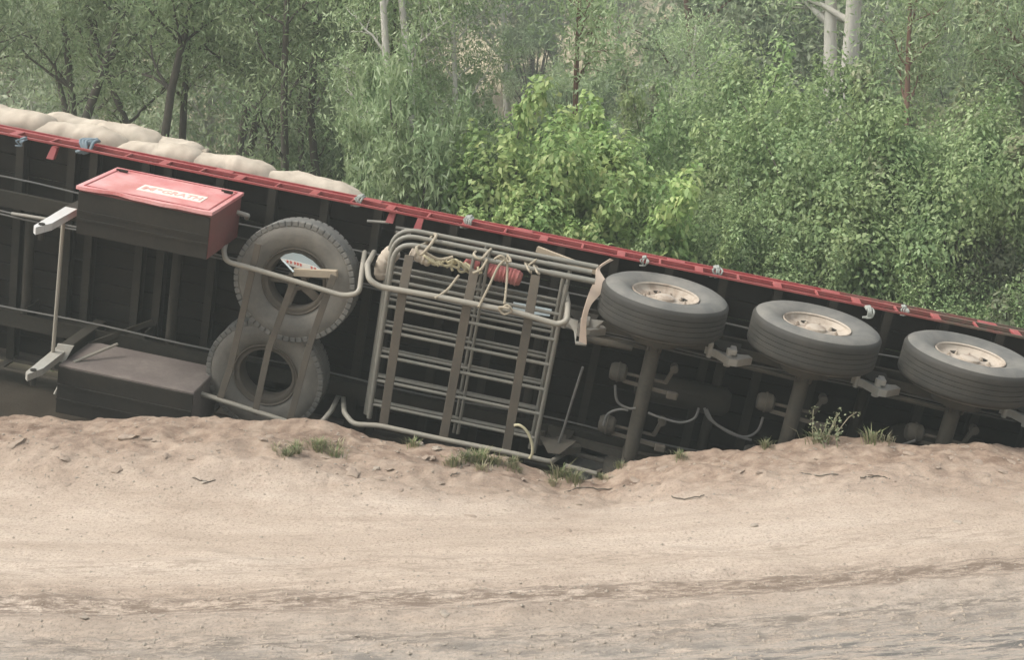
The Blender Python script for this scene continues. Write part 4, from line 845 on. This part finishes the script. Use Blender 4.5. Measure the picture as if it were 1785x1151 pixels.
for k, (pts, lb) in enumerate((([(805, 815), (795, 826), (782, 834)], 'curved dark twig on the verge below the hose loop'), ([(985, 860), (1015, 852), (1060, 856), (1090, 850)], 'dark root lying across the soil below the first axle'), ([(1395, 826), (1425, 832), (1462, 830)], 'dark twig on the loose soil below the second axle'), ([(1170, 868), (1200, 872), (1228, 866)], 'dark twig on the road edge below the first wheel'), ([(1500, 836), (1530, 832), (1550, 838)], 'twig on the loose soil towards the third axle'), ([(335, 835), (358, 842), (376, 838)], 'thin twig on the verge below the lower toolbox'))):
    c = [road_at(x, y) + Vector((0, 0, .008)) for x, y in pts]; p = c[0]
    o = MB().tube([q + Vector((rr_.gauss(0, .006), rr_.gauss(0, .006), rr_.uniform(-.006, .008))) for q in spline([q - p for q in c], 5)], .0045, 5).build('twig', 'bark', None); o.location = p; tag(o, lb, 'twig', 'twigs on the road')
# loose gravel: too fine to count
r = np.random.default_rng(77); n = 45000; y = r.uniform(4.2, 9.7, n); x = r.uniform(-.46, .46, n) * (y + .3); yy = y - .11 * x - .03 * x * x
pr = .10 + .5 * np.exp(-((yy - 6.6) / .2) ** 2) + .8 * np.exp(-((yy - 5.9) / .35) ** 2) + .5 * (y > 8.4); k = r.random(n) < pr; x, y = x[k], y[k]; z = zg(x, y); n = len(x)
oc = np.array([(1, 0, 0), (-1, 0, 0), (0, 1, 0), (0, -1, 0), (0, 0, 1), (0, 0, -1)], float); s = (.0025 + .013 * r.random(n) ** 5)[:, None, None]
v = oc[None] * s * r.uniform(.6, 1.3, (n, 6, 3)) * np.array([1, 1, .6]) + np.stack([x, y, z], 1)[:, None]
tri = np.array([(0, 2, 4), (2, 1, 4), (1, 3, 4), (3, 0, 4), (2, 0, 5), (1, 2, 5), (3, 1, 5), (0, 3, 5)]); fa = (tri[None] + (np.arange(n) * 6)[:, None, None]).reshape(-1, 3)
me = bpy.data.meshes.new('gravel'); me.from_pydata(v.reshape(-1, 3).tolist(), [], fa.tolist()); me.materials.append(M['stone']); o = obj('gravel', me); o['kind'] = 'stuff'; o['label'] = 'loose gravel scattered in the tyre tracks of the dirt road'; o['category'] = 'gravel'

# ------------------------------------------------------------------ pale haze on the far trees, also added to lift the blacks
m, n, b, o = newmat('added_haze'); n.nodes.remove(b); pv = N(n, 'ShaderNodeVolumePrincipled', Density=.0046, Anisotropy=.2); pv.inputs['Color'].default_value = (.87, .94, .88, 1); n.links.new(pv.outputs[0], o.inputs['Volume']); M['haze'] = m
hz = MB().span((-135, -115, -8), (135, 218, 50)).build('haze', 'haze', None, False); hz['kind'] = 'stuff'; hz['label'] = 'thin pale haze added to the air over road and gully'; hz['category'] = 'haze'
